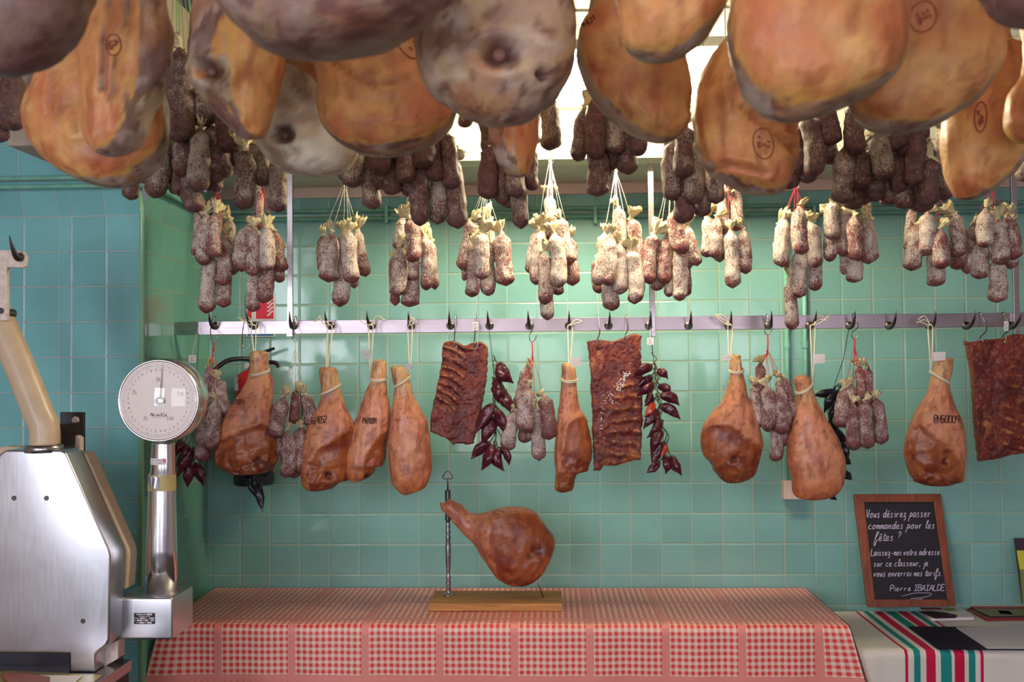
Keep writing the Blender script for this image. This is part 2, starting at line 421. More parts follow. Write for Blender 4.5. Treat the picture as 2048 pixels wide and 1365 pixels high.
# pillar face with a cut course of tiles, upper course leaning out
cols = [(PEX, 0)]+[(P(px, 643, PYY).x, -i-1) for i, px in enumerate((211, 141, 117, 46))]
cols.append((cols[-1][0]-.11*10, -14))
vs = []; fs = []; uv = []
for k, (x, u) in enumerate(cols):
    for (z, y) in ((0, PYY), (zk, PYY), (zk+.125, PYY-.035), (3.1, PYY-.035)):
        vs.append((x, y, z)); uv.append((u, (z-1.7145)/.11 if z < zk+.01 else (zk-1.7145)/.11+1.16+(8.4 if z > 3 else 0)))
for k in range(len(cols)-1):
    for j in range(3): a = k*4+j; fs.append((a, a+1, a+5, a+4))
tile_wall('wall_pillar', vs, fs, uv, 'tile_daylit')
mb = MB(); mb.tube([(PEX+.002, PYY+.004, 0), (PEX+.002, PYY+.004, zk), (PEX+.002, PYY-.03, zk+.12)], .0085, 12)
tag(mb.build('trim_1', MT['edge'], smooth=True), kind='structure')
# soffit over the back wall, plaster line, boarded wall above with the high window
LZ = 2.235; LY = 3.19
mb = MB().box((SX, LY+.012, LZ), (3.2, WY, LZ+.03)); tag(mb.build('ceiling_ledge_soffit', MT['sofg']), kind='structure')
mb = MB().box((SX, WY-.012, 2.195), (3.2, WY+.01, LZ)); tag(mb.build('trim_2', MT['plaster'], bevel=.003), kind='structure')
xbl = P(600, 250, LY).x
zs = [P(1150, y, LY).z for y in (318, 302, 290, 240, 218, 208, 186)]
mb = MB()
for a, b, d in ((zs[0], zs[1], 0), (zs[1]+.002, zs[2], .004), (zs[2]+.002, zs[4], .008), (zs[4], zs[5], -.02), (zs[5], zs[6], -.004)):
    mb.box((xbl, LY+d, a), (3.2, LY+.1, b))
tag(mb.build('wall_upper_boards', MT['cream'], bevel=.0015), kind='structure')
wx0, wx1 = P(980, 140, LY).x, P(1475, 140, LY).x
wz0, wz1 = zs[6], P(1150, 93, LY).z
tag(MB().box((-2.6, LY+.02, LZ+.03), (xbl, LY+.1, 3.1)).build('wall_upper_dark', MT['ceil']), kind='structure')
mb = MB().box((xbl, LY, wz0), (wx0, LY+.1, wz1)); mb.box((wx1, LY, wz0), (3.2, LY+.1, wz1))
for k in range(5): mb.box((xbl, LY+(.0 if k else -.015), wz1+k*.11), (3.2, LY+.1, wz1+k*.11+.108))
tag(mb.build('wall_upper', MT['cream'], bevel=.0015), kind='structure')
wf = MB().box((wx0, LY+.05, wz0), (wx1, LY+.06, wz1)).build('window_1', MT['sky2']); tag(wf, kind='structure')
fr = MB()
for x in (wx0, (wx0+wx1)/2-.3, wx1-.02): fr.box((x, LY+.02, wz0), (x+.02, LY+.05, wz1))
fr.build('window_frame', MT['cream'], wf)
tag(MB().box((-2.6, -2.5, 3.1), (3.2, 3.3, 3.14)).build('ceiling', MT['ceil']), kind='structure')
tag(MB().box((-2.6, -2.5, -.04), (3.2, WY, 0)).build('floor', MT['floor']), kind='structure')
tag(MB().box((3.2, -.2, 0), (3.25, WY+.05, 3.14)).build('wall_right', MT['plaster']), kind='structure')
tag(MB().box((-2.65, -.2, 0), (-2.6, WY+.05, 3.14)).build('wall_far_left', MT['plaster']), kind='structure')
# bulkhead along the left side
bx0, bx1 = -1.47, -1.06
tag(MB().box((bx0, 2.62, 2.17), (bx1, 3.19, 2.62)).build('trim_3', MT['sof'], bevel=.01), kind='structure')
# pipes
def pipe(name, pts, r, label):
    o = MB().tube(pts, r, 12).build(name, MT['pipe'], smooth=True); return tag(o, label, 'pipe', 'green painted pipes on the tiled wall')
def pipe_run(y0, label, dy):
    z = P(1150, y0, WY-.02).z
    pa = [(3.15, WY-.02, z), (SX+.05, WY-.02, z+.012), (SX+.035, WY-.05, z+.013)]
    pa += [(PEX+.04+.02, PYY+.03, P(150, dy, PYY-.05).z), (PEX+.02, PYY-.055, P(150, dy, PYY-.05).z), (PEX-.05, PYY-.055, P(150, dy, PYY-.05).z),
           (-2.4, PYY-.055, P(100, dy, PYY-.05).z)]
    return pipe('wall_pipe', pa, .0075, label)
pipe_run(421, 'upper of the two thin green pipes running along the top of the tiled wall', 356)
pipe_run(437, 'lower of the two thin green pipes running along the top of the tiled wall', 373)
za = P(1150, 437, WY).z; zb = P(1578, 962, WY-.02).z
for px, lb in ((1571, 'left'), (1607, 'right')):
    p0 = P(px, 500, WY-.018)
    o = pipe('wall_pipe', [(p0.x, WY-.018, za), (p0.x, WY-.018, zb)], .0085,
         lb+' one of the two vertical green pipes running down the tiled wall behind the hams')
    for zc in (P(px, 690, WY).z,):
        MB().lathe((p0.x, WY-.018, zc), (0, 0, 1), [(-.012, .0085), (-.012, .0125), (.012, .0125), (.012, .0085)], 16).build('pipe_clip', MT['pipe'], o)
for px in (775, 1190, 1625):
    q = P(px, 430, WY)
    tag(MB().box((q.x-.006, WY-.032, q.z-.035), (q.x+.006, WY+.0, q.z+.03)).build('pipe_bracket', MT['pipe'], bevel=.003),
        {775: 'leftmost of three small green brackets holding the two pipes', 1190: 'middle one of three small green brackets holding the two pipes',
         1625: 'rightmost of three small green brackets holding the two pipes'}[px], 'bracket', 'pipe brackets on the back wall')
a = P(1565, 998, WY-.02); b = P(1600, 961, WY-.02)
tag(MB().box((a.x, WY-.045, a.z), (b.x, WY, b.z)).build('junction_box', MT['plaster'], bevel=.003),
    'small pinkish white junction box on the tiles at the foot of the left vertical pipe', 'electrical box')

# ---------------------------------------------------------------- tables and cloths
TZ = 1.55-(1172-742)/FPX*3.64
BL, BR, FR, FL = PZ(440, 1173, TZ), PZ(1605, 1173, TZ), PZ(1697, 1252, TZ), PZ(322, 1249, TZ)
BL.y = BR.y = WY-.012
def cloth(name, BL, BR, FR, FL, TZ, drop, uvx0, uvy0, mat, waves, flare, par=None, nx=150):
    """top + front drop + side drops; uv in metres of cloth"""
    vs = []; fs = []; uv = []
    ny = 14; nd = 22; w0 = (FR-FL).length; dd = BL.y-FL.y
    def ypt(s, t):     # s across, t back->front
        return (BL.lerp(BR, s)).lerp(FL.lerp(FR, s), t)
    rows = []
    for j in range(ny+1):
        t = j/ny; row = []
        for i in range(nx+1):
            s = i/nx; p = ypt(s, t); z = TZ+.0012*math.sin(s*31+t*5)*t
            row.append(len(vs)); vs.append((p.x, p.y, z)); uv.append((uvx0+p.x, uvy0-(WY-p.y)))
        rows.append(row)
    for j in range(1, nd+1):
        t = j/nd; row = []
        for i in range(nx+1):
            s = i/nx; p = ypt(s, 1)
            wv = waves*t*(math.sin(s*23+1.3)+.6*math.sin(s*51+.4)) + .002*math.sin(s*90)
            e = max(0, 1-s/.045)+max(0, 1-(1-s)/.045)
            sg = -1 if s < .5 else 1
            a = t*drop
            rnd = min(1, a/.012)
            x = p.x + sg*e*flare*t
            y = p.y - .008*rnd - wv - e*.02*t
            row.append(len(vs)); vs.append((x, y, TZ-a)); uv.append((uvx0+p.x, uvy0-dd-(WY-BL.y)-a))
        rows.append(row)
    for j in range(len(rows)-1):
        for i in range(nx): fs.append((rows[j][i], rows[j][i+1], rows[j+1][i+1], rows[j+1][i]))
    for side in (0, 1):   # side drops: from the edge down, leaning outward toward the front
        prev = None; sg = -1 if side == 0 else 1
        for j in range(0, nd+1):
            a = j/nd*drop; row = []
            for k in range(17):
                t = k/16; p = ypt(side, t)
                x = p.x+sg*(.004+flare*(a/drop)*(.25+.75*t**2)+.012*(a/drop)*math.sin(t*14))
                y = p.y-(.028*(a/drop) if k == 16 else 0)
                row.append(len(vs)); vs.append((x, y, TZ-a)); uv.append((uvx0+p.x+sg*a, uvy0-(WY-p.y)))
            if prev:
                for k in range(16): fs.append((prev[k], prev[k+1], row[k+1], row[k]))
            prev = row
    mb = MB(); mb.add(vs, fs); mb.uv = uv
    return mb.build(name, mat, par, smooth=True)
FLw = .232
gx = P(430, 1260, FL.y).x                 # left edge of one woven strip on the front edge
uy = -(TZ-P(1000, 1350, FL.y).z)          # strip on the drop
dd_ = WY-FL.y
c = cloth('checked_tablecloth', BL, BR, FR, FL, TZ, .34, -gx, dd_+(-uy)+.0235, MT['gingham'], .006, .085)
tag(c, 'red and white checked cloth draped over the long table', 'tablecloth')
tb = empty('table', ((BL.x+BR.x)/2, 3.3, 0)); tag(tb, 'long table hidden under the red checked cloth', 'table')
MB().box((BL.x+.02, FL.y+.03, TZ-.035), (BR.x-.02, WY-.03, TZ-.004)).build('tabletop', MT['wood'], tb)
for x in (BL.x+.05, BR.x-.09):
    for y in (FL.y+.06, WY-.1): MB().box((x, y, 0), (x+.045, y+.045, TZ-.035)).build('leg', MT['wood'], tb)
# right, lower table with the striped cloth
T2 = 1.55-(1212-735)/FPX*3.63
B2 = PZ(1640, 1212, T2); B2.y = WY-.012; B2b = Vector((2.75, WY-.012, T2)); F2b = Vector((2.75, PZ(1900, 1302, T2).y, T2))
F2 = Vector((FR.x-.03, F2b.y, T2)); B2 = Vector((max(B2.x, BR.x+.03), WY-.012, T2)); F2.x = FR.x+.03
u0 = P(1811, 1342, F2.y-.01).x
c2 = cloth('striped_tablecloth', B2, B2b, F2b, F2, T2, .3, -u0, 0, MT['stripes'], .012, .0, nx=190)
tag(c2, 'white cloth with red and teal stripes on the table at the right', 'tablecloth')
tb2 = empty('side_table', (2.1, 3.3, 0)); tag(tb2, 'lower side table hidden under the white striped cloth', 'table')
MB().box((B2.x+.06, F2.y+.03, T2-.03), (2.72, WY-.03, T2-.004)).build('tabletop', MT['wood'], tb2)
for x in (B2.x+.08, 2.62):
    for y in (F2.y+.06, WY-.1): MB().box((x, y, 0), (x+.04, y+.04, T2-.03)).build('leg', MT['wood'], tb2)

# ---------------------------------------------------------------- stroke writing
SF = {  # strokes on a 0..4 x 0..6 grid; script letters keep their slant
'0': '1,0 0,1 0,5 1,6 3,6 4,5 4,1 3,0 1,0', '1': '1,5 2,6 2,0', '2': '0,5 1,6 3,6 4,5 4,4 0,0 4,0', '3': '0,6 4,6 2,3.5 4,2 3,0 1,0 0,1',
'4': '3,0 3,6 0,2 4,2', '5': '4,6 0,6 0,3 3,3.5 4,2 3,0 0,0', '6': '4,6 1,5 0,2 1,0 3,0 4,1.5 3,3 0,2', '7': '0,6 4,6 1,0', '8': '2,3.2 0,4.5 1,6 3,6 4,4.5 2,3.2 0,1.5 1,0 3,0 4,1.5 2,3.2',
'9': '4,4 2,3 0,4 1,6 3,6 4,4 3,0', 'P': '0,0 0,6 3,6 4,4.5 3,3 0,3', 'M': '0,0 0,6 2,3 4,6 4,0', 'H': '0,0 0,6;4,0 4,6;0,3 4,3', 'S': '4,5 3,6 1,6 0,5 1,3.5 3,2.8 4,1.5 3,0 1,0 0,1',
'I': '0,0 4,0;2,0 2,6;0,6 4,6', 'B': '0,0 0,6 3,6 3.5,4.5 2,3.2 0,3.2;2,3.2 4,2.2 3.5,.3 0,0', 'A': '0,0 2,6 4,0;.8,2 3.2,2', 'Ï': '0,0 4,0;2,0 2,5.5;0,5.5 4,5.5;1,7.2 1.1,7.3;3,7.2 3.1,7.3',
'L': '0,6 0,0 4,0', 'D': '0,0 0,6 2.5,6 4,4 4,2 2.5,0 0,0', 'E': '4,6 0,6 0,0 4,0;0,3 3,3', 'X': '0,0 4,6;0,6 4,0', 'T': '0,6 4,6;2,6 2,0', 'R': '0,0 0,6 3,6 4,4.5 3,3 0,3;2,3 4,0',
'C': '4,5 3,6 1,6 0,4 0,2 1,0 3,0 4,1', 'N': '0,0 0,6 4,0 4,6', 'K': '0,0 0,6;4,6 0,2.5 4,0', 'O': '1,0 0,1 0,5 1,6 3,6 4,5 4,1 3,0 1,0', 'V': '0,6 1.6,0 3.4,6', 'U': '0,6 0,1 1,0 3,0 4,1 4,6', 'F': '0,0 0,6 4,6;0,3 3,3',
'a': '3,3 1,3.2 .2,1.5 .8,.1 2.2,.8 3,3 3,.6 4,.3', 'c': '3,2.8 1.6,3.2 .4,1.5 1.2,.1 3.4,.4', 'd': '3,2.8 1,3.2 .2,1.5 .8,.1 2.2,.8 3.6,6.2 3,.6 4,.3', 'e': '.4,1.3 2.6,2 2.2,3.1 .8,2.6 .5,.8 1.6,0 3.6,.8',
'f': '.6,1.5 3.2,5.4 2.4,6.6 1.4,4.5 .6,-2.6 1.6,-2.8 2.6,.2 4,1', 'g': '3,3 1,3.2 .2,1.5 1.4,.4 3,3 2.4,-2.4 .6,-2', 'i': '.6,2.6 1.2,3 1,.5 2.2,.3;1.6,4.6 1.7,4.8', 'j': '1.4,3 1.2,-2.2 -.4,-2.4;1.8,4.6 1.9,4.8',
'l': '.4,1.2 2.2,5.6 1.4,6.2 .8,3 1.2,.2 2.6,.6', 'm': '.2,3 .3,.1 .5,1.9 1.3,3.1 1.8,2.3 1.8,.1 2,1.9 2.8,3.1 3.3,2.3 3.3,.3 4.1,.5', 'n': '.4,3 .5,.1 .8,1.8 1.9,3.1 2.6,2.3 2.6,.3 3.6,.5', 'o': '1.8,3.1 .4,2 .6,.3 2,.1 2.9,1.5 1.8,3.1 3.8,2.8',
'p': '-.4,-3 1.2,3.4;.6,1.6 2,3.3 3,2.2 2.4,.5 .9,.6 3.8,.8', 'r': '.5,3 .7,.1 .9,1.7 1.8,3 2.8,2.7', 's': '2.7,2.8 1.3,3.1 .9,2.1 2.3,1.2 1.9,.1 .3,.1', 't': '1.4,5.2 .9,.8 1.8,0 3,.8;.2,3.4 2.8,3.8',
'u': '.4,3 .6,.6 1.6,.2 2.8,3 2.8,.6 3.9,.5', 'v': '.2,3 1.1,.1 2.6,3 3.6,2.8', 'x': '0,3 3,0;3,3 0,0', 'z': '.4,2.8 2.6,3 .6,.3 2.8,.6 2.6,-1.8 .8,-2', 'é': '.4,1.3 2.6,2 2.2,3.1 .8,2.6 .5,.8 1.6,0 3.6,.8;1.6,4 2.6,5', 'ê': '.4,1.3 2.6,2 2.2,3.1 .8,2.6 .5,.8 1.6,0 3.6,.8;.8,4 1.7,4.9 2.6,4',
'?': '.4,5 1.6,6.2 3,5 1.6,3.4 1.5,2;1.4,.2 1.5,.3', '-': '.4,1.6 2.6,1.8', ',': '1,.4 .6,-1', '.': '.6,.1 .8,.2', ' ': '', '&': '4,0 .6,4.5 1.5,6 2.6,5 0,1.5 1,0 4,2.5'}
def strokes(text, adv=4.6):
    out = []; x = 0
    for ch in text:
        s = SF.get(ch, '')
        wd = 2.6 if ch in 'ilj.,t' else (2.9 if ch == ' ' else adv)
        for st in s.split(';'):
            if st:
                pts = [tuple(map(float, q.split(','))) for q in st.split()]
                out.append([(x+a, b) for a, b in pts])
        x += wd
    return out, x
def ribbon(mb, pts, w, nrm):
    """flat ribbon through 3d points, with normals"""
    n = len(pts); vs = []; fs = []
    for i in range(n):
        t = (pts[min(i+1, n-1)]-pts[max(i-1, 0)])
        if t.length < 1e-9: t = Vector((1, 0, 0))
        nn = nrm[i] if isinstance(nrm, list) else nrm
        s_ = t.normalized().cross(nn).normalized()*w/2
        vs += [pts[i]-s_, pts[i]+s_]
    for i in range(n-1): fs.append((2*i, 2*i+1, 2*i+3, 2*i+2))
    mb.add(vs, fs)
def write_plane(text, o, ux, uy, h, w, nrm, width, curved=True, slant=0., jitter=0., adv=4.6):
    """text written on a plane: origin o, unit vectors ux, uy, letter height h, total width w"""
    st, tot = strokes(text, adv); mb = MB(); k = w/tot; kh = h/6
    for s in st:
        p2 = [(a+slant*b, b) for a, b in s]
        pts = [o+ux*(a*k)+uy*(b*kh) for a, b in p2]
        if curved and len(pts) > 2: pts = catmull(pts, 4)
        ribbon(mb, pts, width, nrm)
    return mb
def write_surface(text, bvh, o, du, dv, h, w, width, off=.0012, adv=4.6, curved=True):
    """text in pixel space, thrown onto a surface: o px origin, du, dv px unit vectors"""
    st, tot = strokes(text, adv); mb = MB()
    for s in st:
        pp = [Vector((a*w/tot, b*h/6, 0)) for a, b in s]
        pp = catmull(pp, 4) if curved and len(pp) > 2 else catmull(pp, 3)
        surf_line(mb, bvh, [(o[0]+du[0]*q.x+dv[0]*q.y, o[1]+du[1]*q.x+dv[1]*q.y) for q in pp], width, off)
    return mb
def surf_line(mb, bvh, pxs, width, off=.0012):
    pts = []; nr = []
    for (a, b) in pxs:
        d = ray(a, b); loc, n, i, dist = bvh.ray_cast(CO, d)
        if loc is None: continue
        if n.dot(d) > 0: n = -n
        pts.append(loc+n*off); nr.append(n)
    if len(pts) > 1: ribbon(mb, pts, width, nr)
def bvh_of(o):
    me = o.data; mw = o.matrix_world
    return BVHTree.FromPolygons([v.co for v in me.vertices], [tuple(p.vertices) for p in me.polygons])

# ---------------------------------------------------------------- lofted meat bodies
def inpoly(poly, x, y):
    c = False; n = len(poly)
    for i in range(n):
        x1, y1 = poly[i]; x2, y2 = poly[i-1]
        if (y1 > y) != (y2 > y) and x < (x2-x1)*(y-y1)/(y2-y1)+x1: c = not c
    return c
def pdist(poly, x, y):      # signed px distance, positive inside
    best = 1e9; n = len(poly)
    for i in range(n):
        x1, y1 = poly[i]; x2, y2 = poly[i-1]; dx = x2-x1; dy = y2-y1
        t = max(0, min(1, ((x-x1)*dx+(y-y1)*dy)/(dx*dx+dy*dy+1e-9)))
        d = math.hypot(x-x1-t*dx, y-y1-t*dy); best = min(best, d)
    return best if inpoly(poly, x, y) else -best
def smooth_poly(poly, k=5):
    return [(p.x, p.y) for p in catmull([(a, b, 0) for a, b in poly], k, True)]
def loft(name, poly, Y, T, ratio=.8, e=2.1, ns=56, na=56, ang=0., paint=None, disp=None, mat=None, parent=None, ysh=None, smooth=5):
    pl = smooth_poly(poly, smooth); ca, sa = math.cos(ang), math.sin(ang)
    rp = [(x*ca+y*sa, -x*sa+y*ca) for x, y in pl]         # rotated: second coordinate runs along the body
    t0 = min(q[1] for q in rp); t1 = max(q[1] for q in rp)
    vs = []; fs = []; info = []; prev = None
    for i in range(ns+1):
        t = t0+(t1-t0)*(1-math.cos(PI*(i+.12)/(ns+.24)))/2
        xs = []
        for j in range(len(rp)):
            (x1, y1), (x2, y2) = rp[j], rp[j-1]
            if (y1 > t) != (y2 > t): xs.append(x1+(x2-x1)*(t-y1)/(y2-y1))
        if not xs: continue
        l, r = min(xs), max(xs); c = (l+r)/2; hw = (r-l)/2; wm = hw*Y/FPX
        th = T*math.tanh(ratio*wm/T); row = []
        for k in range(na):
            a = 2*PI*k/na; cc, ss = math.cos(a), math.sin(a)
            q = (abs(cc)**e+abs(ss)**e)**(-1/e)
            xr = c+hw*cc*q; px = xr*ca-t*sa; py = xr*sa+t*ca
            p = P(px, py, Y); yo = -th*ss*q
            n2 = Vector((ca*cc*.9, -ss, -sa*cc*.9)); n2.normalize()
            p.y += yo
            if ysh: p.y += ysh(px, py)
            qx, qy = toPx(p)
            if disp: p += n2*disp(qx, qy, -n2.y, p)
            row.append(len(vs)); vs.append(p); info.append((qx, qy))
        if prev:
            for k in range(na): k2 = (k+1) % na; fs.append((prev[k], prev[k2], row[k2], row[k]))
        else: fs.append(tuple(row))
        prev = row
    fs.append(tuple(prev[::-1]))
    mb = MB(); mb.add(vs, fs); o = mb.build(name, mat, parent, smooth=True)
    if paint:
        me = o.data; at = me.color_attributes.new('Col', 'FLOAT_COLOR', 'POINT'); arr = []
        for v, (px, py) in zip(me.vertices, info):
            arr += [*paint(px, py, v.normal, v.co), 1.]
        at.data.foreach_set('color', arr)
    return o

# hanging rods above the frame
RODZ = 2.98
RODS = [1.3, 1.5, 1.72, 1.95, 2.2, 2.5, 2.97]
rodnames = ['nearest to the shop window', 'second from the shop window', 'third from the shop window', 'middle one of seven', 'fifth from the shop window', 'over the dark dry sausages', 'over the white dry sausages']
for y, nm in zip(RODS, rodnames):
    r = MB().tube([(-2.6, y, RODZ), (3.2, y, RODZ)], .012, 12).build('hanging_rod', MT['steel'], smooth=True)
    tag(r, 'steel rod across the ceiling, '+nm, 'rod', 'steel rods across the ceiling')
def rod(y): return min(RODS, key=lambda r: abs(r-y))

# palettes (albedo)
SK1, SK2, SK3 = s2l(218, 148, 90), s2l(200, 118, 72), s2l(226, 170, 104)
PALE, GREYM, PURP, YEL, DK = s2l(196, 176, 160), s2l(172, 152, 134), s2l(134, 98, 92), s2l(226, 178, 84), s2l(104, 66, 54)
def front_paint(d, thr, seed, skinmul=1., dark=0., holes=(), mould=GREYM, purp=1., creases=()):
    rimk = 1. if thr > .39 else .55
    d = Vector(d).normalized()
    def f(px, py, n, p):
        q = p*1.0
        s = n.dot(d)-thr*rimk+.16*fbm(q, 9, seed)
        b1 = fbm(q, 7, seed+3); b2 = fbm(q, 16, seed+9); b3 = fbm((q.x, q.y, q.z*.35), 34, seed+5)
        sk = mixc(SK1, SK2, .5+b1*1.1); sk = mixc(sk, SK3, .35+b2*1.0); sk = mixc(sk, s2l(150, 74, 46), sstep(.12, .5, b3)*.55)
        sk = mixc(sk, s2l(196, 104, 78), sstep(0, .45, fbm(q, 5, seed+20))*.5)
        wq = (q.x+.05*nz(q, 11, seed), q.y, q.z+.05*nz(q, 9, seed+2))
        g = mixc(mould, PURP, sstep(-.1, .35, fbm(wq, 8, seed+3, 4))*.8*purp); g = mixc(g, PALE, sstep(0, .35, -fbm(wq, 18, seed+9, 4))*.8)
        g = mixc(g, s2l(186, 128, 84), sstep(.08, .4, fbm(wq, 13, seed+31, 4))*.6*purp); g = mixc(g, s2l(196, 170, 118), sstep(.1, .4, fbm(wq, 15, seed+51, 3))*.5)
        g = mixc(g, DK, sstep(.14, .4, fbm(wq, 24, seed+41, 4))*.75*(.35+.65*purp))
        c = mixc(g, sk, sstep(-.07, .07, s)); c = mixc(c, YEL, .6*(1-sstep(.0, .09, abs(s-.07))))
        for cr_ in creases:
            dd = pline(cr_, px, py); c = mixc(c, s2l(150, 84, 46), .6*math.exp(-(dd/5)**2))
        for (hx, hy, hr, a) in holes:
            dd = math.hypot((px-hx)/a, py-hy)/hr+.35*fbm(q, 30, seed)
            c = mixc(c, s2l(78, 44, 40), (1-sstep(.6, 1.4, dd))*.9)
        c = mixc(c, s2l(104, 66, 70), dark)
        return tuple(x*skinmul for x in c)
    return f
def pline(pts, x, y):
    best = 1e9
    for (x1, y1), (x2, y2) in zip(pts, pts[1:]):
        dx = x2-x1; dy = y2-y1; t = max(0, min(1, ((x-x1)*dx+(y-y1)*dy)/(dx*dx+dy*dy)))
        best = min(best, math.hypot(x-x1-t*dx, y-y1-t*dy))
    return best
def front_disp(seed, amp=.006, holes=(), creases=()):
    def f(px, py, fr, p):
        v = amp*(fbm(p, 8, seed, 2)+.35*fbm(p, 26, seed+2, 2))+.0025*fbm((p.x*1.8, p.y, p.z*.6), 30, seed+6, 3)
        if fr > 0:
            for cr_ in creases:
                dd = pline(cr_, px, py); v += -.007*math.exp(-(dd/6)**2)+.005*math.exp(-((dd-13)/8)**2)
        if fr > .1:
            for (hx, hy, hr, a) in holes:
                dd = math.hypot((px-hx)/a, py-hy)/hr
                v += -.020*math.exp(-dd*dd*1.3)+.009*math.exp(-(dd-1.5)**2*4)*(1+.9*nz(p, 40, seed))
        return v
    return f
def twine(parent, p, y, z1=None, r=.003, nm='twine'):
    a = Vector(p); b = Vector((p.x, y, RODZ if z1 is None else z1))
    mb = MB()
    for s in (-1, 1): mb.tube([a+Vector((s*.018, 0, -.03)), a+Vector((s*.012, 0, .03)), b+Vector((s*.004, -.0, .012))], r, 6)
    mb.tube([a+Vector((.026*math.cos(t*PI/6), .026*math.sin(t*PI/6), -.03)) for t in range(13)], r, 6)
    return mb.build(nm, MT['twine'], parent, smooth=True)
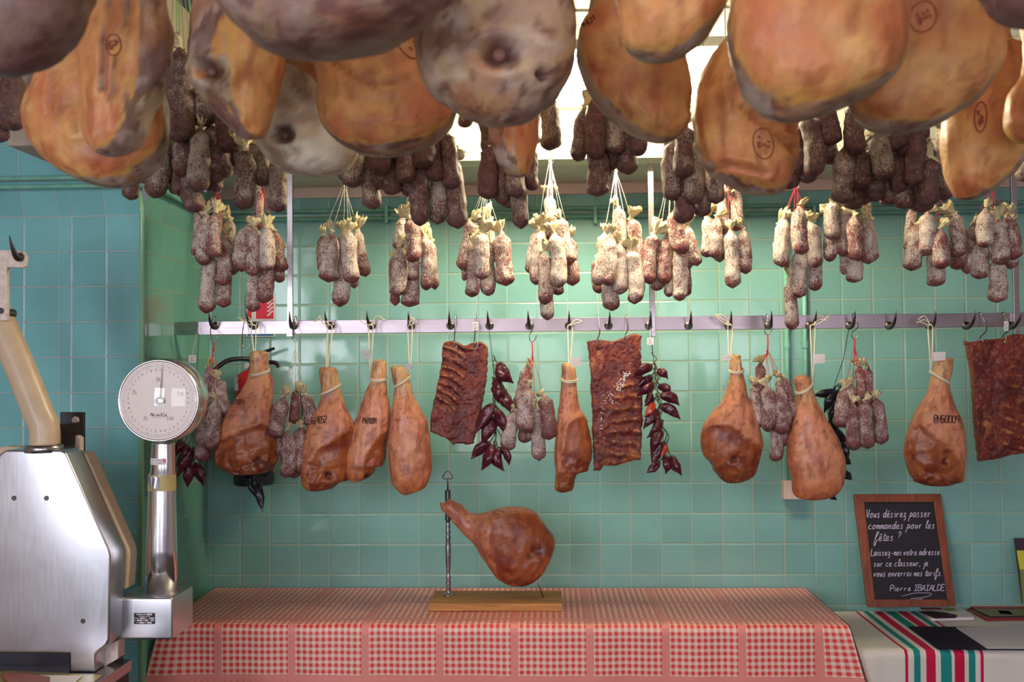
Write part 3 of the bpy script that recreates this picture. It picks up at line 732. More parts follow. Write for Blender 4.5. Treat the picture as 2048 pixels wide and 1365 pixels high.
FRONT = [
 # name, depth, thickness, open outline left-top .. bottom .. right-top, dir, thr, opts, label
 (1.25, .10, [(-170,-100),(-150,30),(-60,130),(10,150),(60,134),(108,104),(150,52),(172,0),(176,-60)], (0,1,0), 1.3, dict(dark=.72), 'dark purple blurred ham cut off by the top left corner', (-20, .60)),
 (1.95, .085, [(150,20),(105,100),(62,180),(52,232),(60,272),(86,312),(122,340),(170,364),(222,376),(266,366),(302,342),(326,310),(336,270),(330,200),(300,100),(270,0)], (-.1,-.9,.3), .32, dict(creases=[[(112,140),(104,200),(96,240)],[(150,180),(152,260)]]), 'wide orange ham at the left hanging behind a narrower one, its rim pale', (190, .68)),
 (1.72, .085, [(168,0),(160,60),(160,130),(163,200),(170,260),(185,298),(220,313),(260,302),(290,270),(304,230),(322,190),(336,130),(343,60),(332,0)], (-.62,-.75,.05), .42, dict(creases=[[(222,-20),(212,60),(206,180)],[(262,-20),(262,70)]]), 'narrow orange ham with a small round stamp and a mouldy grey right side', (255, .68)),
 (1.78, .08, [(396,-30),(384,70),(380,130),(395,182),(420,222),(452,252),(490,277),(522,272),(546,232),(560,170),(569,110),(564,0)], (.80,-.5,.1), .50, dict(holes=[(425,142,20,1.4)]), 'grey mouldy ham with a knotted bone at left and orange skin on its right', (480, .66)),
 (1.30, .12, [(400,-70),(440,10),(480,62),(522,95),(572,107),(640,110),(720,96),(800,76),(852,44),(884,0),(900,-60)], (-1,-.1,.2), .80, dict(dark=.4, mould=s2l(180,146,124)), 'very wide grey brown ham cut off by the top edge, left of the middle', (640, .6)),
 (2.15, .08, [(575,90),(545,150),(528,200),(517,255),(524,300),(556,338),(618,353),(680,346),(712,312),(718,260),(702,180),(660,110),(640,80)], (-.2,.9,.9), .75, dict(holes=[(570,270,17,1.3)], mould=s2l(232,224,198), purp=.25), 'pale whitish disc shaped ham face with a round bone end, behind the others', (610, .66)),
 (1.95, .085, [(640,40),(634,100),(632,160),(636,222),(652,262),(692,296),(742,311),(800,306),(862,286),(902,250),(916,208),(902,150),(870,80),(830,20)], (-.05,-.9,.38), .26, dict(creases=[[(640,100),(700,150),(745,172),(815,160)]]), 'broad orange ham with pale rim left of the big grey one', (740, .68)),
 (1.50, .10, [(872,-40),(836,30),(827,80),(832,125),(850,165),(884,204),(942,238),(1000,251),(1060,241),(1108,202),(1140,150),(1152,80),(1146,0),(1130,-60)], (-1,-.1,.2), .88, dict(holes=[(1000,108,27,1.35),(1085,150,14,1)], mould=s2l(178,148,124)), 'large grey ham face in the middle with a dark hollow around the bone', (1000, .62)),
 (2.15, .055, [(985,170),(975,210),(974,245),(980,290),(994,330),(1020,352),(1050,351),(1070,312),(1083,250),(1082,190),(1070,150)], (.72,-.6,.1), .50, dict(mould=s2l(196,170,150)), 'small tapering ham end showing below the large grey ham face', (1030, .6)),
 (1.86, .085, [(1182,0),(1162,50),(1155,100),(1163,152),(1186,202),(1230,248),(1280,276),(1330,286),(1370,262),(1383,220),(1381,150),(1366,90),(1345,0)], (.42,-.85,.25), .34, {}, 'orange ham right of the big grey face, with a grey mouldy left edge', (1265, .68)),
 (1.42, .09, [(1232,-60),(1234,20),(1240,70),(1252,102),(1282,119),(1330,122),(1380,104),(1430,55),(1462,-20),(1470,-60)], (-.3,-.9,.35), .24, {}, 'smooth orange ham lobe cut off by the top edge, in front of its neighbour', (1340, .6)),
 (1.95, .085, [(1460,40),(1430,105),(1396,168),(1383,220),(1388,290),(1408,332),(1450,366),(1500,386),(1550,390),(1580,370),(1589,320),(1588,240),(1578,150),(1560,60)], (-.05,-.92,.3), .26, dict(creases=[[(1462,150),(1470,205),(1515,238),(1586,262)],[(1500,232),(1545,262),(1583,300)],[(1400,345),(1460,330),(1530,345)]]), 'creased orange ham with a clear oval stamp low on its face', (1500, .70)),
 (1.35, .11, [(1490,-70),(1462,20),(1458,90),(1470,150),(1505,203),(1558,241),(1620,238),(1700,208),(1760,177),(1797,132),(1811,60),(1806,-20),(1790,-80)], (-.05,-.9,.35), .25, {}, 'largest smooth orange ham at upper right, nearest to the viewer there', (1640, .62)),
 (1.62, .095, [(1690,-60),(1694,60),(1698,180),(1716,236),(1760,262),(1812,266),(1880,247),(1950,203),(1990,150),(2004,92),(1994,20),(1970,-60)], (-.05,-.92,.3), .25, {}, 'big orange ham with a large round stamp near the top right corner', (1840, .68)),
 (1.95, .075, [(1990,60),(1960,120),(1905,200),(1886,250),(1889,320),(1903,374),(1926,400),(1970,391),(2012,360),(2046,320),(2064,250),(2066,150),(2044,90),(2020,60)], (-.75,-.62,.15), .30, {}, 'orange ham by the right edge with an upright oval stamp and grey right flank', (2010, .70)),
 (1.78, .06, [(2050,120),(2026,180),(2017,222),(2020,262),(2046,286),(2100,276),(2130,220),(2130,150),(2110,100)], (-.3,-.9,.2), .1, dict(mould=YEL), 'yellow fatty ham end cut off by the right edge', (2080, .6)),
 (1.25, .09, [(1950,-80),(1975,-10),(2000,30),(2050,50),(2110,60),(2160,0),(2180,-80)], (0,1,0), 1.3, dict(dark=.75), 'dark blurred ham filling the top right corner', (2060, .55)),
 (2.03, .035, [(556,40),(556,90),(562,118),(590,132),(620,150),(640,168),(668,140),(680,80),(675,30)], (-.1,-1,.2), -.3, {}, 'yellow orange ham glimpsed between the wide grey ham and the pale disc', (615, .62)),
]
STAMPS = {2: (227, 90, 15, 21, ''), 6: (822, 82, 26, 38, ''), 11: (1526, 287, 20, 31, ''), 13: (1846, 33, 26, 32, ''), 14: (1961, 234, 12, 30, '')}
hamlist = []
for i, (Y, T, op, d, thr, opt, label, (cx, L)) in enumerate(FRONT):
    k = FPX/Y; ymax = max(q[1] for q in op); top = ymax-L*k; nw = .034*k
    ymid = op[-1][1]; poly = list(op)
    xr, yr = op[-1]; xl, yl = op[0]
    hw = (xr-xl)/2
    poly += [(cx+max(nw*1.5, hw*.55), lerp(min(yl, yr), top, .45)), (cx+nw*1.15, lerp(min(yl, yr), top, .8)), (cx+nw, top), (cx-nw, top),
             (cx-nw*1.15, lerp(min(yl, yr), top, .8)), (cx-max(nw*1.5, hw*.55), lerp(min(yl, yr), top, .45))]
    neck = P(cx, top, Y)
    e_ = empty('hanging_ham', (neck.x, Y, neck.z))
    holes = opt.get('holes', ())
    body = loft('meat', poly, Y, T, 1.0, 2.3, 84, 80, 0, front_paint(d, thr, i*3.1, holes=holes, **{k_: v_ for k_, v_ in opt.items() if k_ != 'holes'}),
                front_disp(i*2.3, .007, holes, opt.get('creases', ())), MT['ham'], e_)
    twine(e_, neck+Vector((0, 0, .0)), rod(Y))
    tag(e_, label, 'ham', 'large dried hams hanging in the foreground')
    bv = bvh_of(body); mb = MB()
    for (hx, hy, hr, a) in holes:
        if hr < 16: continue
        dr = ray(hx, hy+2); loc, n, ii, dist = bv.ray_cast(CO, dr)
        if loc is None: continue
        r = hr*.52*Y/FPX; kb = MB()
        kb.lathe(loc+Vector((0, .006, 0)), (0, -1, -.1), [(0, r*.7), (r*.5, r), (r*1.0, r*.92), (r*1.35, r*.6), (r*1.5, .0004)], 24)
        bo = kb.build('bone_end', MT['knob'], e_, smooth=True)
    if i in STAMPS:
        sx, sy, ra, rb, tx = STAMPS[i]
        tilt = {2: 0, 6: -.5, 11: -.15, 13: .35, 14: .05}[i]
        def el(f, a): x = ra*f*math.cos(a); y = rb*f*math.sin(a); return (sx+x*math.cos(tilt)-y*math.sin(tilt), sy+x*math.sin(tilt)+y*math.cos(tilt))
        surf_line(mb, bv, [el(1, a*PI/24) for a in range(49)], .0022*Y/1.9, .0016)
        rr = random.Random(i)
        for q in range(9):
            a = rr.uniform(0, 2*PI); f = rr.uniform(.1, .6); x, y = el(f, a)
            surf_line(mb, bv, [(x-3, y-2), (x, y+rr.uniform(-4, 4)), (x+3, y+rr.uniform(-3, 3))], .003, .0016)
        if mb.f: mb.build('ink_stamp', MT['stampink'], e_)
    if i == 9:
        mb = write_surface('PMO1', bv, (1162, 62), (.78, -.62), (-.3, -.7), 12, 42, .0022, .0016)
        if mb.f: mb.build('ink_number', MT['hamink'], e_)
    hamlist.append(e_)

# ---------------------------------------------------------------- cured hams on the hook rail
def cv(pts, ox, oy, s): return [(ox+x/s, oy+y/s) for x, y in pts]
Ec = (330, 620, 3.251); Fc = (780, 620, 3.25); Gc = (1350, 620, 2.934)
def cured_paint(flesh, seed, bbox, deep=()):
    y0, y1 = bbox
    def f(px, py, n, p):
        t = (py-y0)/(y1-y0); b1 = fbm(p, 14, seed); b2 = fbm(p, 32, seed+4); b3 = fbm((p.x, p.y, p.z*.3), 60, seed+8)
        c = mixc(s2l(214, 170, 118), s2l(230, 152, 116), sstep(.08, .35, t)); c = mixc(c, s2l(206, 112, 54), sstep(.7, 1., t)*.9)
        c = mixc(c, s2l(176, 96, 78), sstep(0, .5, b1)*.7); c = mixc(c, s2l(222, 150, 100), sstep(0, .45, -b2)*.6)
        c = mixc(c, s2l(140, 76, 54), sstep(.1, .45, b3)*.5)
        v = abs(fbm(p, 26, seed+12, 2)); c = mixc(c, s2l(120, 60, 58), (1-sstep(.0, .045, v))*.75*(1-sstep(.55, .8, t)))
        if abs(n.x) > .55: c = mixc(c, s2l(178, 84, 40), sstep(.55, .95, abs(n.x))*sstep(.35, .8, t)*.7)
        if flesh and n.y < .2:
            d = pdist(flesh, px, py)+5*fbm(p, 40, seed)
            m_ = mixc(s2l(166, 90, 52), s2l(130, 54, 34), sstep(-.2, .4, b1)); m_ = mixc(m_, s2l(190, 106, 52), sstep(.05, .45, b2)*.6)
            c = mixc(c, m_, sstep(-1, 2.5, d)); c = mixc(c, s2l(206, 124, 62), .55*(1-sstep(0, 3.2, abs(d+1.5))))
            c = mixc(c, s2l(70, 26, 22), sstep(.86, 1, t)*sstep(0, 4, d)*.45)
        for (hx, hy, hr) in deep:
            dd = math.hypot(px-hx, (py-hy))/hr; c = mixc(c, s2l(64, 24, 22), (1-sstep(.5, 1.1, dd+.4*fbm(p, 60, seed)))*.85)
        return c
    return f
def cured_disp(flesh, seed, deep=(), y01=(0, 1)):
    def f(px, py, fr, p):
        t = (py-y01[0])/(y01[1]-y01[0])
        v = .0035*fbm(p, 14, seed, 3)+.0022*fbm((p.x*1.6, p.y, p.z*.35), 42, seed+3, 2)
        if flesh and fr > -.2:
            d = pdist(flesh, px, py)
            v += -.004*sstep(0, 12, d)+.0025*math.exp(-((d+2)/4)**2)
            v += sstep(0, 6, d)*(.006*fbm(p, 34, seed+5, 3))*sstep(.6, .95, t)*1.8
        for (hx, hy, hr) in deep:
            if fr > .2: v -= .012*math.exp(-(math.hypot(px-hx, py-hy)/hr)**2*1.6)
        return v
    return f
HAMY = 3.215
HOOKX = {}
def hookpos(px):    # base on the rail, tip of the spike
    b = P(px, 651, 3.285); return b
CURED = [
 ([(562,272),(553,300),(550,400),(530,470),(450,600),(385,700),(350,800),(330,950),(345,1010),(400,1055),(480,1075),(600,1070),(680,1050),(725,1000),(738,950),(735,870),(715,700),(700,600),(690,500),(668,400),(668,290),(640,266),(600,266)],
  [(350,850),(400,830),(500,780),(620,745),(700,760),(760,870),(740,1090),(340,1090)], [(600,985,38)], Ec, 508, (560,420,675,400), ('21071', 445, 610, 75, 30, 4), 'smoked ham with dark number hanging in front of the fire extinguisher', 3.22),
 ([(1008,380),(1005,450),(1015,545),(1000,620),(950,700),(915,800),(890,900),(883,1000),(885,1100),(910,1160),(980,1182),(1080,1165),(1140,1125),(1190,1110),(1200,1020),(1215,900),(1228,780),(1210,700),(1170,620),(1145,550),(1130,450),(1112,382),(1060,374)],
  [(925,1080),(930,1000),(1000,900),(1080,860),(1160,800),(1240,770),(1240,1190),(950,1200)], [(1060,1085,35)], Ec, 660, (1010,550,1140,490), ('2669052', 935, 745, 118, 42, -3), 'smoked ham numbered 69052 with sawn flat top, third hook from the left', 3.215),
 ([(1350,335),(1345,400),(1335,470),(1300,550),(1265,650),(1230,750),(1200,850),(1175,950),(1165,1050),(1180,1100),(1230,1122),(1290,1110),(1340,1080),(1360,1030),(1410,1022),(1430,980),(1445,900),(1457,800),(1466,700),(1455,600),(1440,500),(1442,400),(1440,340),(1400,322)],
  [(1300,960),(1340,900),(1400,820),(1475,770),(1480,1000),(1350,1140),(1260,1140),(1290,1040)], [(1330,1080,20)], Ec, 742, (1335,450,1442,450), ('P1690091', 1285, 740, 95, 34, 0), 'narrow smoked ham turned sideways, seen third from the left in the row', 3.23),
 ([(1465,378),(1475,450),(1492,520),(1480,600),(1470,700),(1456,850),(1458,950),(1470,1080),(1490,1150),(1550,1205),(1610,1195),(1680,1160),(1720,1080),(1735,980),(1725,850),(1700,720),(1660,640),(1620,560),(1590,450),(1560,380),(1510,362)],
  None, [], Ec, 820, (1490,500,1595,435), None, 'smooth skinned smoked ham with pink front, just left of the first rib slab', 3.215),
 ([(1117,352),(1115,420),(1105,500),(1098,600),(1085,750),(1070,880),(1065,980),(1075,1080),(1080,1170),(1130,1190),(1190,1165),(1205,1100),(1235,1060),(1290,1046),(1310,980),(1315,900),(1305,800),(1270,700),(1230,620),(1215,500),(1210,420),(1205,372),(1160,346)],
  [(1118,960),(1130,860),(1150,760),(1200,700),(1260,690),(1330,780),(1330,1100),(1200,1210),(1080,1210),(1090,1100)], [], Fc, 1140, (1112,455,1215,460), None, 'long slim smoked ham in the middle beside the second rib slab', 3.215),
 ([(328,268),(322,330),(315,400),(300,470),(270,540),(210,610),(165,690),(152,770),(165,850),(205,900),(240,960),(290,1010),(370,1018),(440,990),(480,930),(500,850),(510,770),(495,680),(460,580),(430,500),(415,430),(400,350),(390,290),(360,262)],
  [(155,700),(230,668),(300,668),(360,690),(430,760),(510,800),(490,900),(440,1030),(240,1030),(140,860)], [(345,880,22)], Gc, 1460, (318,360,402,358), None, 'smoked ham with a round dark cut face and small hollow, right of centre', 3.215),
 ([(700,400),(705,450),(712,510),(710,580),(695,650),(670,740),(655,830),(665,920),(685,1000),(700,1090),(780,1118),(870,1112),(940,1085),(985,1020),(1000,930),(985,830),(950,740),(900,660),(860,590),(820,500),(800,420),(775,385),(735,386)],
  None, [], Gc, 1625, (713,490,805,430), None, 'plain smooth smoked ham hanging above the white junction box', 3.20),
 ([(1535,302),(1520,350),(1500,420),(1470,500),(1420,580),(1385,650),(1360,740),(1345,830),(1355,900),(1380,970),(1440,1020),(1520,1035),(1610,1030),(1680,1010),(1695,940),(1703,850),(1700,740),(1680,650),(1640,560),(1615,480),(1610,420),(1625,360),(1630,290),(1580,285)],
  [(1360,800),(1390,700),(1430,660),(1470,690),(1520,740),(1600,800),(1660,860),(1690,950),(1690,1050),(1420,1050),(1345,920)], [(1590,890,22)], Gc, 1860, (1500,370,1606,430), ('PH50009', 1520, 660, 150, 40, 1), 'smoked ham numbered PH50009 hanging above the blackboard', 3.215),
]
for i, (po, fl, dp, C_, hx, tw, wr, label, Y) in enumerate(CURED):
    poly = cv(po, *C_); flesh = cv(fl, *C_) if fl else None
    deep = [(C_[0]+a/C_[2], C_[1]+b/C_[2], r/C_[2]) for a, b, r in dp]
    yy = (min(q[1] for q in poly), max(q[1] for q in poly)); cx = poly[0][0]
    e_ = empty('smoked_ham', P(poly[-1][0], yy[0], Y))
    thick = .052 if i in (2, 4) else .058
    body = loft('meat', poly, Y, thick, .95, 2.15, 90, 72, 0, cured_paint(flesh, i*5.3+1, yy, deep), cured_disp(flesh, i*3.7, deep, yy), MT['cured'], e_, smooth=4)
    bv = bvh_of(body)
    # twine ring round the shank, going over the surface, and two strands up to the hook
    x0, y0, x1, y1 = [tw[0]/C_[2]+C_[0], tw[1]/C_[2]+C_[1], tw[2]/C_[2]+C_[0], tw[3]/C_[2]+C_[1]]
    mb = MB(); pa = P(x0, y0, Y); pb = P(x1, y1, Y); rr = (pb-pa).length/2+.002; mid = (pa+pb)/2; ax = (pb-pa)/2*1.03
    for dzz in (0, .0045):
        mb.tube([mid+ax*math.cos(a*PI/12)+Vector((0, -rr*.98*math.sin(a*PI/12), -.008*math.sin(a*PI/12)+dzz)) for a in range(25)], .0024, 6)
    hk = P(hx, 655, 3.245)
    side = pb if (pb-hk).length < (pa-hk).length else pa
    if i in (0, 1, 4): side = mid+Vector((0, -rr*.6, 0))
    topc = P((poly[-1][0]), yy[0], Y)
    if i in (0, 1): side = topc+Vector((0, -.02, -.03))
    for s in (-1, 1):
        mb.tube([side, side+(hk-side)*.3+Vector((s*.003, -.006, 0)), hk+Vector((s*.0075, -.004, -.02)), hk+Vector((s*.007, -.002, .004)), hk+Vector((0, -.008, .009))], .0022, 6)
    rg = random.Random(i)
    for s in range(3 if i != 4 else 2):   # loose ends
        dx = (-1 if i in (0, 1, 5, 7) else 1)*(1 if s else rg.choice((-1, 1)) if i == 2 else 1)
        q = hk+Vector((dx*.02*(i != 3), -.01, .012)); mb.tube(catmull([hk+Vector((0, -.006, .006)), q+Vector((0, 0, .012*s)), q+Vector((dx*rg.uniform(.01, .035), -.004, rg.uniform(.0, .03)))], 5), .0017, 5)
    mb.build('twine', MT['twine'], e_, smooth=True)
    # sawn bone end
    if i not in (7,):
        kb = MB(); c_ = P((poly[0][0]+poly[-2][0])/2, yy[0]+2, Y); r_ = (poly[-2][0]-poly[0][0])/2*Y/FPX*.75
        kb.lathe(c_+Vector((0, 0, -.008)), (0, -.15, 1), [(0, r_*1.15), (.007, r_*1.1), (.010, r_*.85), (.0105, .0005)], 20)
        bo = kb.build('bone_end', MT['bone'], e_, smooth=False)
    if wr:
        tx, wx, wy, ww, wh, sl = wr; s = C_[2]
        a_ = sl*PI/180*2
        mb = write_surface(tx, bv, (C_[0]+wx/s, C_[1]+wy/s), (math.cos(a_), math.sin(a_)), (0.05, -1), wh/s, ww/s, .0028, .0010, curved=False, adv=5.2)
        if mb.f: mb.build('ink_number', MT['hamink'], e_)
    tg = {2: (725, 700, 741, 719), 3: (811, 728, 822, 742), 4: (1141, 715, 1162, 734), 5: (1444, 710, 1462, 722), 6: (1626, 708, 1650, 728), 7: (1866, 704, 1891, 723)}.get(i)
    if tg:
        yt = 3.17; a, b_, c_, d_ = P(tg[0], tg[3], yt), P(tg[2], tg[3]-2, yt-.01), P(tg[2], tg[1], yt-.012), P(tg[0], tg[1]+1, yt)
        t_ = MB().prism([a, b_, c_, d_], (0, .0006, 0)).build('paper_tag', MT['paper'], e_)
        if i in (2, 5):
            write_plane('----', d_+(a-d_)*.6+(c_-d_)*.15+Vector((0, -.0015, 0)), (b_-a).normalized(), (d_-a).normalized(), .007, .024, Vector((0, -1, 0)), .0012, False).build('tag_print', MT['ink'], t_)
    tag(e_, label, 'ham', 'smoked hams on the hook rail')

# ham on the wooden stand
po = [(435,385),(450,370),(480,372),(520,345),(590,370),(640,395),(658,430),(720,470),(800,470),(900,440),(1000,415),(1100,408),(1200,425),(1280,470),(1350,560),(1420,650),(1452,710),(1445,800),(1400,900),(1340,1010),(1260,1080),(1180,1108),(1050,1100),(950,1040),(880,960),(800,850),(740,750),(640,640),(560,560),(510,490),(455,445)]
Sc = (780, 920, 4.402); poly = cv(po, *Sc)
flesh = cv([(890,540),(1000,500),(1180,450),(1300,500),(1470,700),(1460,850),(1300,1070),(1180,1120),(980,1070),(900,900),(870,700)], *Sc)
SY = 3.36
deep = [(780+1290/4.402, 920+800/4.402, 16), (780+1235/4.402, 920+850/4.402, 8)]
ang = math.atan2(-(1250-450), (820-400))   # body axis
sth = empty('smoked_ham', P(1050, 1171, SY))
yy = (1003, 1172)
def sp(px, py, n, p):
    c = cured_paint(flesh, 71.3, (920, 1190), deep)(px, py, n, p)
    return mixc(c, s2l(150, 74, 44), .25)
body = loft('meat', poly, SY, .075, .95, 2.1, 90, 72, ang, sp, cured_disp(flesh, 9.1, deep, (900, 1190)), MT['cured'], sth, smooth=4)
bv = bvh_of(body)
mb = MB()
for q in (0, 5):
    pa, pb = P(780+(548+q*4)/4.402, 920+(545+q*2)/4.402, SY), P(780+(652+q*4)/4.402, 920+(452+q*1)/4.402, SY)
    mid = (pa+pb)/2; ax = (pb-pa)/2*1.06
    mb.tube([mid+ax*math.cos(a*PI/12)+Vector((0, -.024*math.sin(a*PI/12), 0)) for a in range(25)], .0016, 6)
mb.build('twine', MT['twine'], sth, smooth=True)
mb = write_surface('69', bv, (1026, 1013), (1, -.05), (0, -1), 9, 9, .002, .001, curved=False)
if mb.f: mb.build('ink_number', MT['hamink'], sth)
tag(sth, 'smoked ham with trotter end lying tilted on the wooden stand', 'ham')
bz = PZ(990, 1185, TZ)
st = empty('ham_stand', P(990, 1197, SY)); tag(st, 'wooden ham stand with a turned steel post on the checked table', 'ham stand')
x0 = P(857, 1198, 3.27).x; x1 = P(1124, 1196, 3.27).x
bh = .021
mb = MB().box((x0, 3.27, TZ+.0015), (x1, 3.46, TZ+.0015+bh+.004)); mb.build('base_board', MT['wood'], st, bevel=.002)
pt = P(895, 1170, SY); zb_ = TZ+.0015+bh+.004
zt = P(895, 1045, SY).z; h = zt-zb_
prof = [(0, .019), (.004, .017), (.006, .009), (.012, .006)]
for a, r in ((.02, .0085), (.03, .006), (.04, .0095), (.05, .0065), (.058, .009), (.066, .006), (.075, .0065), (.095, .0085), (.12, .0095), (.16, .0095), (.178, .0075), (.186, .010), (.195, .0065), (.203, .0095), (.212, .0065), (.222, .0085), (.23, .007)):
    prof.append((a*h/.24, r))
prof.append((h, .008))
MB().lathe((pt.x, SY+.03, zb_), (0, 0, 1), prof, 24).build('post', MT['steel'], st, smooth=True)
z2 = P(895, 983, SY).z
MB().lathe((pt.x, SY+.03, zt), (0, 0, 1), [(0, .009), (.002, .0098), (z2-zt-.006, .0098), (z2-zt-.004, .0105), (z2-zt, .0105), (z2-zt+.0005, .001)], 20).build('clamp_sleeve', MT['iron'], st)
z3 = P(895, 960, SY).z; z4 = P(895, 946, SY).z
mb = MB().tube([(pt.x, SY+.03, z2), (pt.x, SY+.03, z3)], .003, 8)
w_ = .0165
mb.tube(catmull([(pt.x-w_, SY+.03, z3+.004), (pt.x-w_*.8, SY+.03, z3), (pt.x, SY+.03, z3), (pt.x+w_*.8, SY+.03, z3), (pt.x+w_, SY+.03, z3+.004), (pt.x+w_*.8, SY+.03, z3+.014), (pt.x+w_*.3, SY+.03, z4), (pt.x-w_*.3, SY+.03, z4), (pt.x-w_*.8, SY+.03, z3+.014)], 5, True)+[Vector((pt.x-w_, SY+.03, z3+.004))], .0022, 8)
mb.build('screw_handle', MT['iron'], st, smooth=True)
a = P(1077, 1155, SY); b = P(1086, 1169, SY)
MB().tube([(a.x-.02, SY, a.z+.03), (b.x, SY, zb_)], [.0025, .002], 8).build('spike', MT['steel'], st, smooth=True)

# ---------------------------------------------------------------- rib slabs
def slab(top, right, bottom, left, Y, ribs, seed, label, C_, T=.022, hooks=()):
    def pl(pts): return catmull([(C_[0]+a/C_[2], C_[1]+b/C_[2], 0) for a, b in pts], 8)
    def at(c, t): f = t*(len(c)-1); i = min(int(f), len(c)-2); return c[i].lerp(c[i+1], f-i)
    t_, r_, b_, l_ = pl(top), pl(right), pl(bottom), pl(left)
    nu, nv = 90, 130; vs = []; fs = []; cols = []
    c00, c10, c01, c11 = t_[0], t_[-1], b_[0], b_[-1]
    def add(side):
        base = len(vs)
        for j in range(nv+1):
            v = j/nv
            for i in range(nu+1):
                u = i/nu
                q = at(t_, u)*(1-v)+at(b_, u)*v+at(l_, v)*(1-u)+at(r_, v)*u-(c00*(1-u)*(1-v)+c10*u*(1-v)+c01*(1-u)*v+c11*u*v)
                p = P(q.x, q.y, Y); e = min(u, 1-u, v*1.2, (1-v)*1.2)
                rd = math.sqrt(max(0, 1-(1-min(1, e/.05))**2))
                jx = .0035*fbm(p, 60, seed)*(1-sstep(0, .1, e))
                rb, rm = ribs(u, v, p)
                h = T*(.25+.75*rd) + .004*fbm(p, 22, seed, 3)+.0015*fbm(p, 90, seed+3, 2)
                if side == 0:
                    h += .0035*rb*rd; p.y -= h
                else: p.y += T*.5*rd
                p.x += jx; p.z += .003*fbm(p, 70, seed+5)*(1-sstep(0, .08, e))+.0
                vs.append(p)
                n1 = fbm(p, 18, seed+1); n2 = fbm(p, 50, seed+2); n3 = fbm(p, 110, seed+7, 2)
                c = mixc(s2l(126, 46, 34), s2l(92, 26, 26), sstep(-.3, .35, n1)); c = mixc(c, s2l(164, 84, 46), sstep(.1, .5, n2)*.45)
                c = mixc(c, s2l(206, 134, 74), rm*sstep(-.25, .2, n2+.3*n3)*.85); c = mixc(c, s2l(196, 108, 52), (1-sstep(0, .05, e))*.3)
                c = mixc(c, s2l(58, 16, 20), sstep(.15, .45, n3)*.5)
                cols.extend([*c, 1.])
        W = nu+1
        for j in range(nv):
            for i in range(nu):
                a = base+j*W+i; fs.append((a, a+1, a+W+1, a+W) if side == 0 else (a, a+W, a+W+1, a+1))
        return base
    a = add(0); b = add(1); W = nu+1
    rim = [i for i in range(nu+1)]+[j*W+nu for j in range(1, nv+1)]+[nv*W+i for i in range(nu-1, -1, -1)]+[j*W for j in range(nv-1, 0, -1)]
    for k in range(len(rim)): k2 = (k+1) % len(rim); fs.append((a+rim[k], b+rim[k], b+rim[k2], a+rim[k2]))
    me = bpy.data.meshes.new('rib_slab'); me.from_pydata([tuple(x) for x in vs], [], fs); me.update()
    me.color_attributes.new('Col', 'FLOAT_COLOR', 'POINT').data.foreach_set('color', cols)
    o = mk('rib_slab', me, MT['slab']); tag(o, label, 'rib slab', 'spiced rib slabs on the hook rail')
    return o
def ribs1(u, v, p):
    m = (1-sstep(.42, .62, u-.25*(v < .12)))*(1-sstep(.58, .74, v))
    ph = (v*11.5-u*2.6); s = math.sin(ph*2*PI)
    m2 = sstep(.82, .95, u)*(1-sstep(.2, .35, v))*.4
    return m*s*.6, max(m*sstep(.72, .98, s), m2*.6)
def ribs2(u, v, p):
    m = sstep(.36, .55, u)*sstep(.42, .52, v); ph = (v*14-u*2.4); s = math.sin(ph*2*PI)
    m2 = (1-sstep(.2, .34, u))*(1-sstep(.3, .45, v))*.55*sstep(-.1, .2, fbm(p, 30, 3))+(.5 if .9 < v and u > .25 else 0)
    return m*s*.6, max(m*sstep(.66, .98, s), m2*.8)
def ribs3(u, v, p):
    m = sstep(.35, .6, u)*sstep(.62, .7, v); s = math.sin((v*13-u*2.5)*2*PI)
    m2 = sstep(.55, .7, u)*sstep(.2, .4, v)*.7; s2 = math.sin((v*12-u*2.)*2*PI)
    m3 = math.exp(-((u-.22)/.06)**2-((v-.76)/.05)**2)
    return (m+m2)*s*.4, max(m*sstep(.5, .95, s), m2*sstep(.7, 1, s2)*.6, m3)
slab([(345,230),(360,210),(420,205),(490,232),(540,215),(600,210),(634,240)], [(634,240),(637,330),(625,480),(600,620),(565,760),(545,870)],
     [(262,790),(320,815),(375,840),(410,875),(440,868),(500,875),(545,870)], [(345,230),(330,400),(300,530),(272,670),(262,790)], 3.225, ribs1, 1.,
     'dark red rib slab with diagonal pale ribs, left of the first pepper string', Fc)
s2 = slab([(1283,205),(1360,195),(1450,205),(1510,185),(1570,160),(1635,168)], [(1635,168),(1630,300),(1640,450),(1640,700),(1630,975)],
     [(1325,1047),(1370,1040),(1400,1015),(1480,1010),(1560,985),(1630,975)], [(1283,205),(1285,235),(1300,400),(1308,600),(1315,800),(1320,930),(1325,1047)], 3.225, ribs2, 5.,
     'tall red rib slab sprinkled with coarse salt, in the middle of the rail', Fc)
slab([(1697,183),(1730,190),(1790,180),(1860,172),(1920,165),(1990,142),(2060,150),(2120,145)], [(2120,145),(2125,400),(2120,840)],
     [(1778,888),(1850,880),(1920,860),(2000,840),(2120,830)], [(1697,183),(1720,300),(1740,450),(1750,650),(1778,888)], 3.225, ribs3, 9.,
     'darkest rib slab, cut off by the right edge of the view', Gc)
# salt grains on the middle slab
mb = MB(); rg = random.Random(3); bv = bvh_of(s2)
for q in range(150):
    t = rg.random()
    if q < 100: x, y = lerp(1480, 1550, rg.random()), lerp(530, 400, t); x = 1550-(y-390)*.5+rg.gauss(0, 14)
    elif q < 130: x, y = rg.gauss(1430, 30), rg.gauss(570, 30)
    else: x, y = rg.gauss(1375, 8), rg.uniform(600, 800)
    loc, n, i_, d_ = bv.ray_cast(CO, ray(780+x/3.25, 620+y/3.25))
    if loc is None: continue
    r = rg.uniform(.0008, .0018); mb.box(loc+Vector((-r, -r*1.2, -r)), loc+Vector((r, r*.5, r)))
mb.build('salt_grains', MT['paper'], s2)['kind'] = 'stuff'

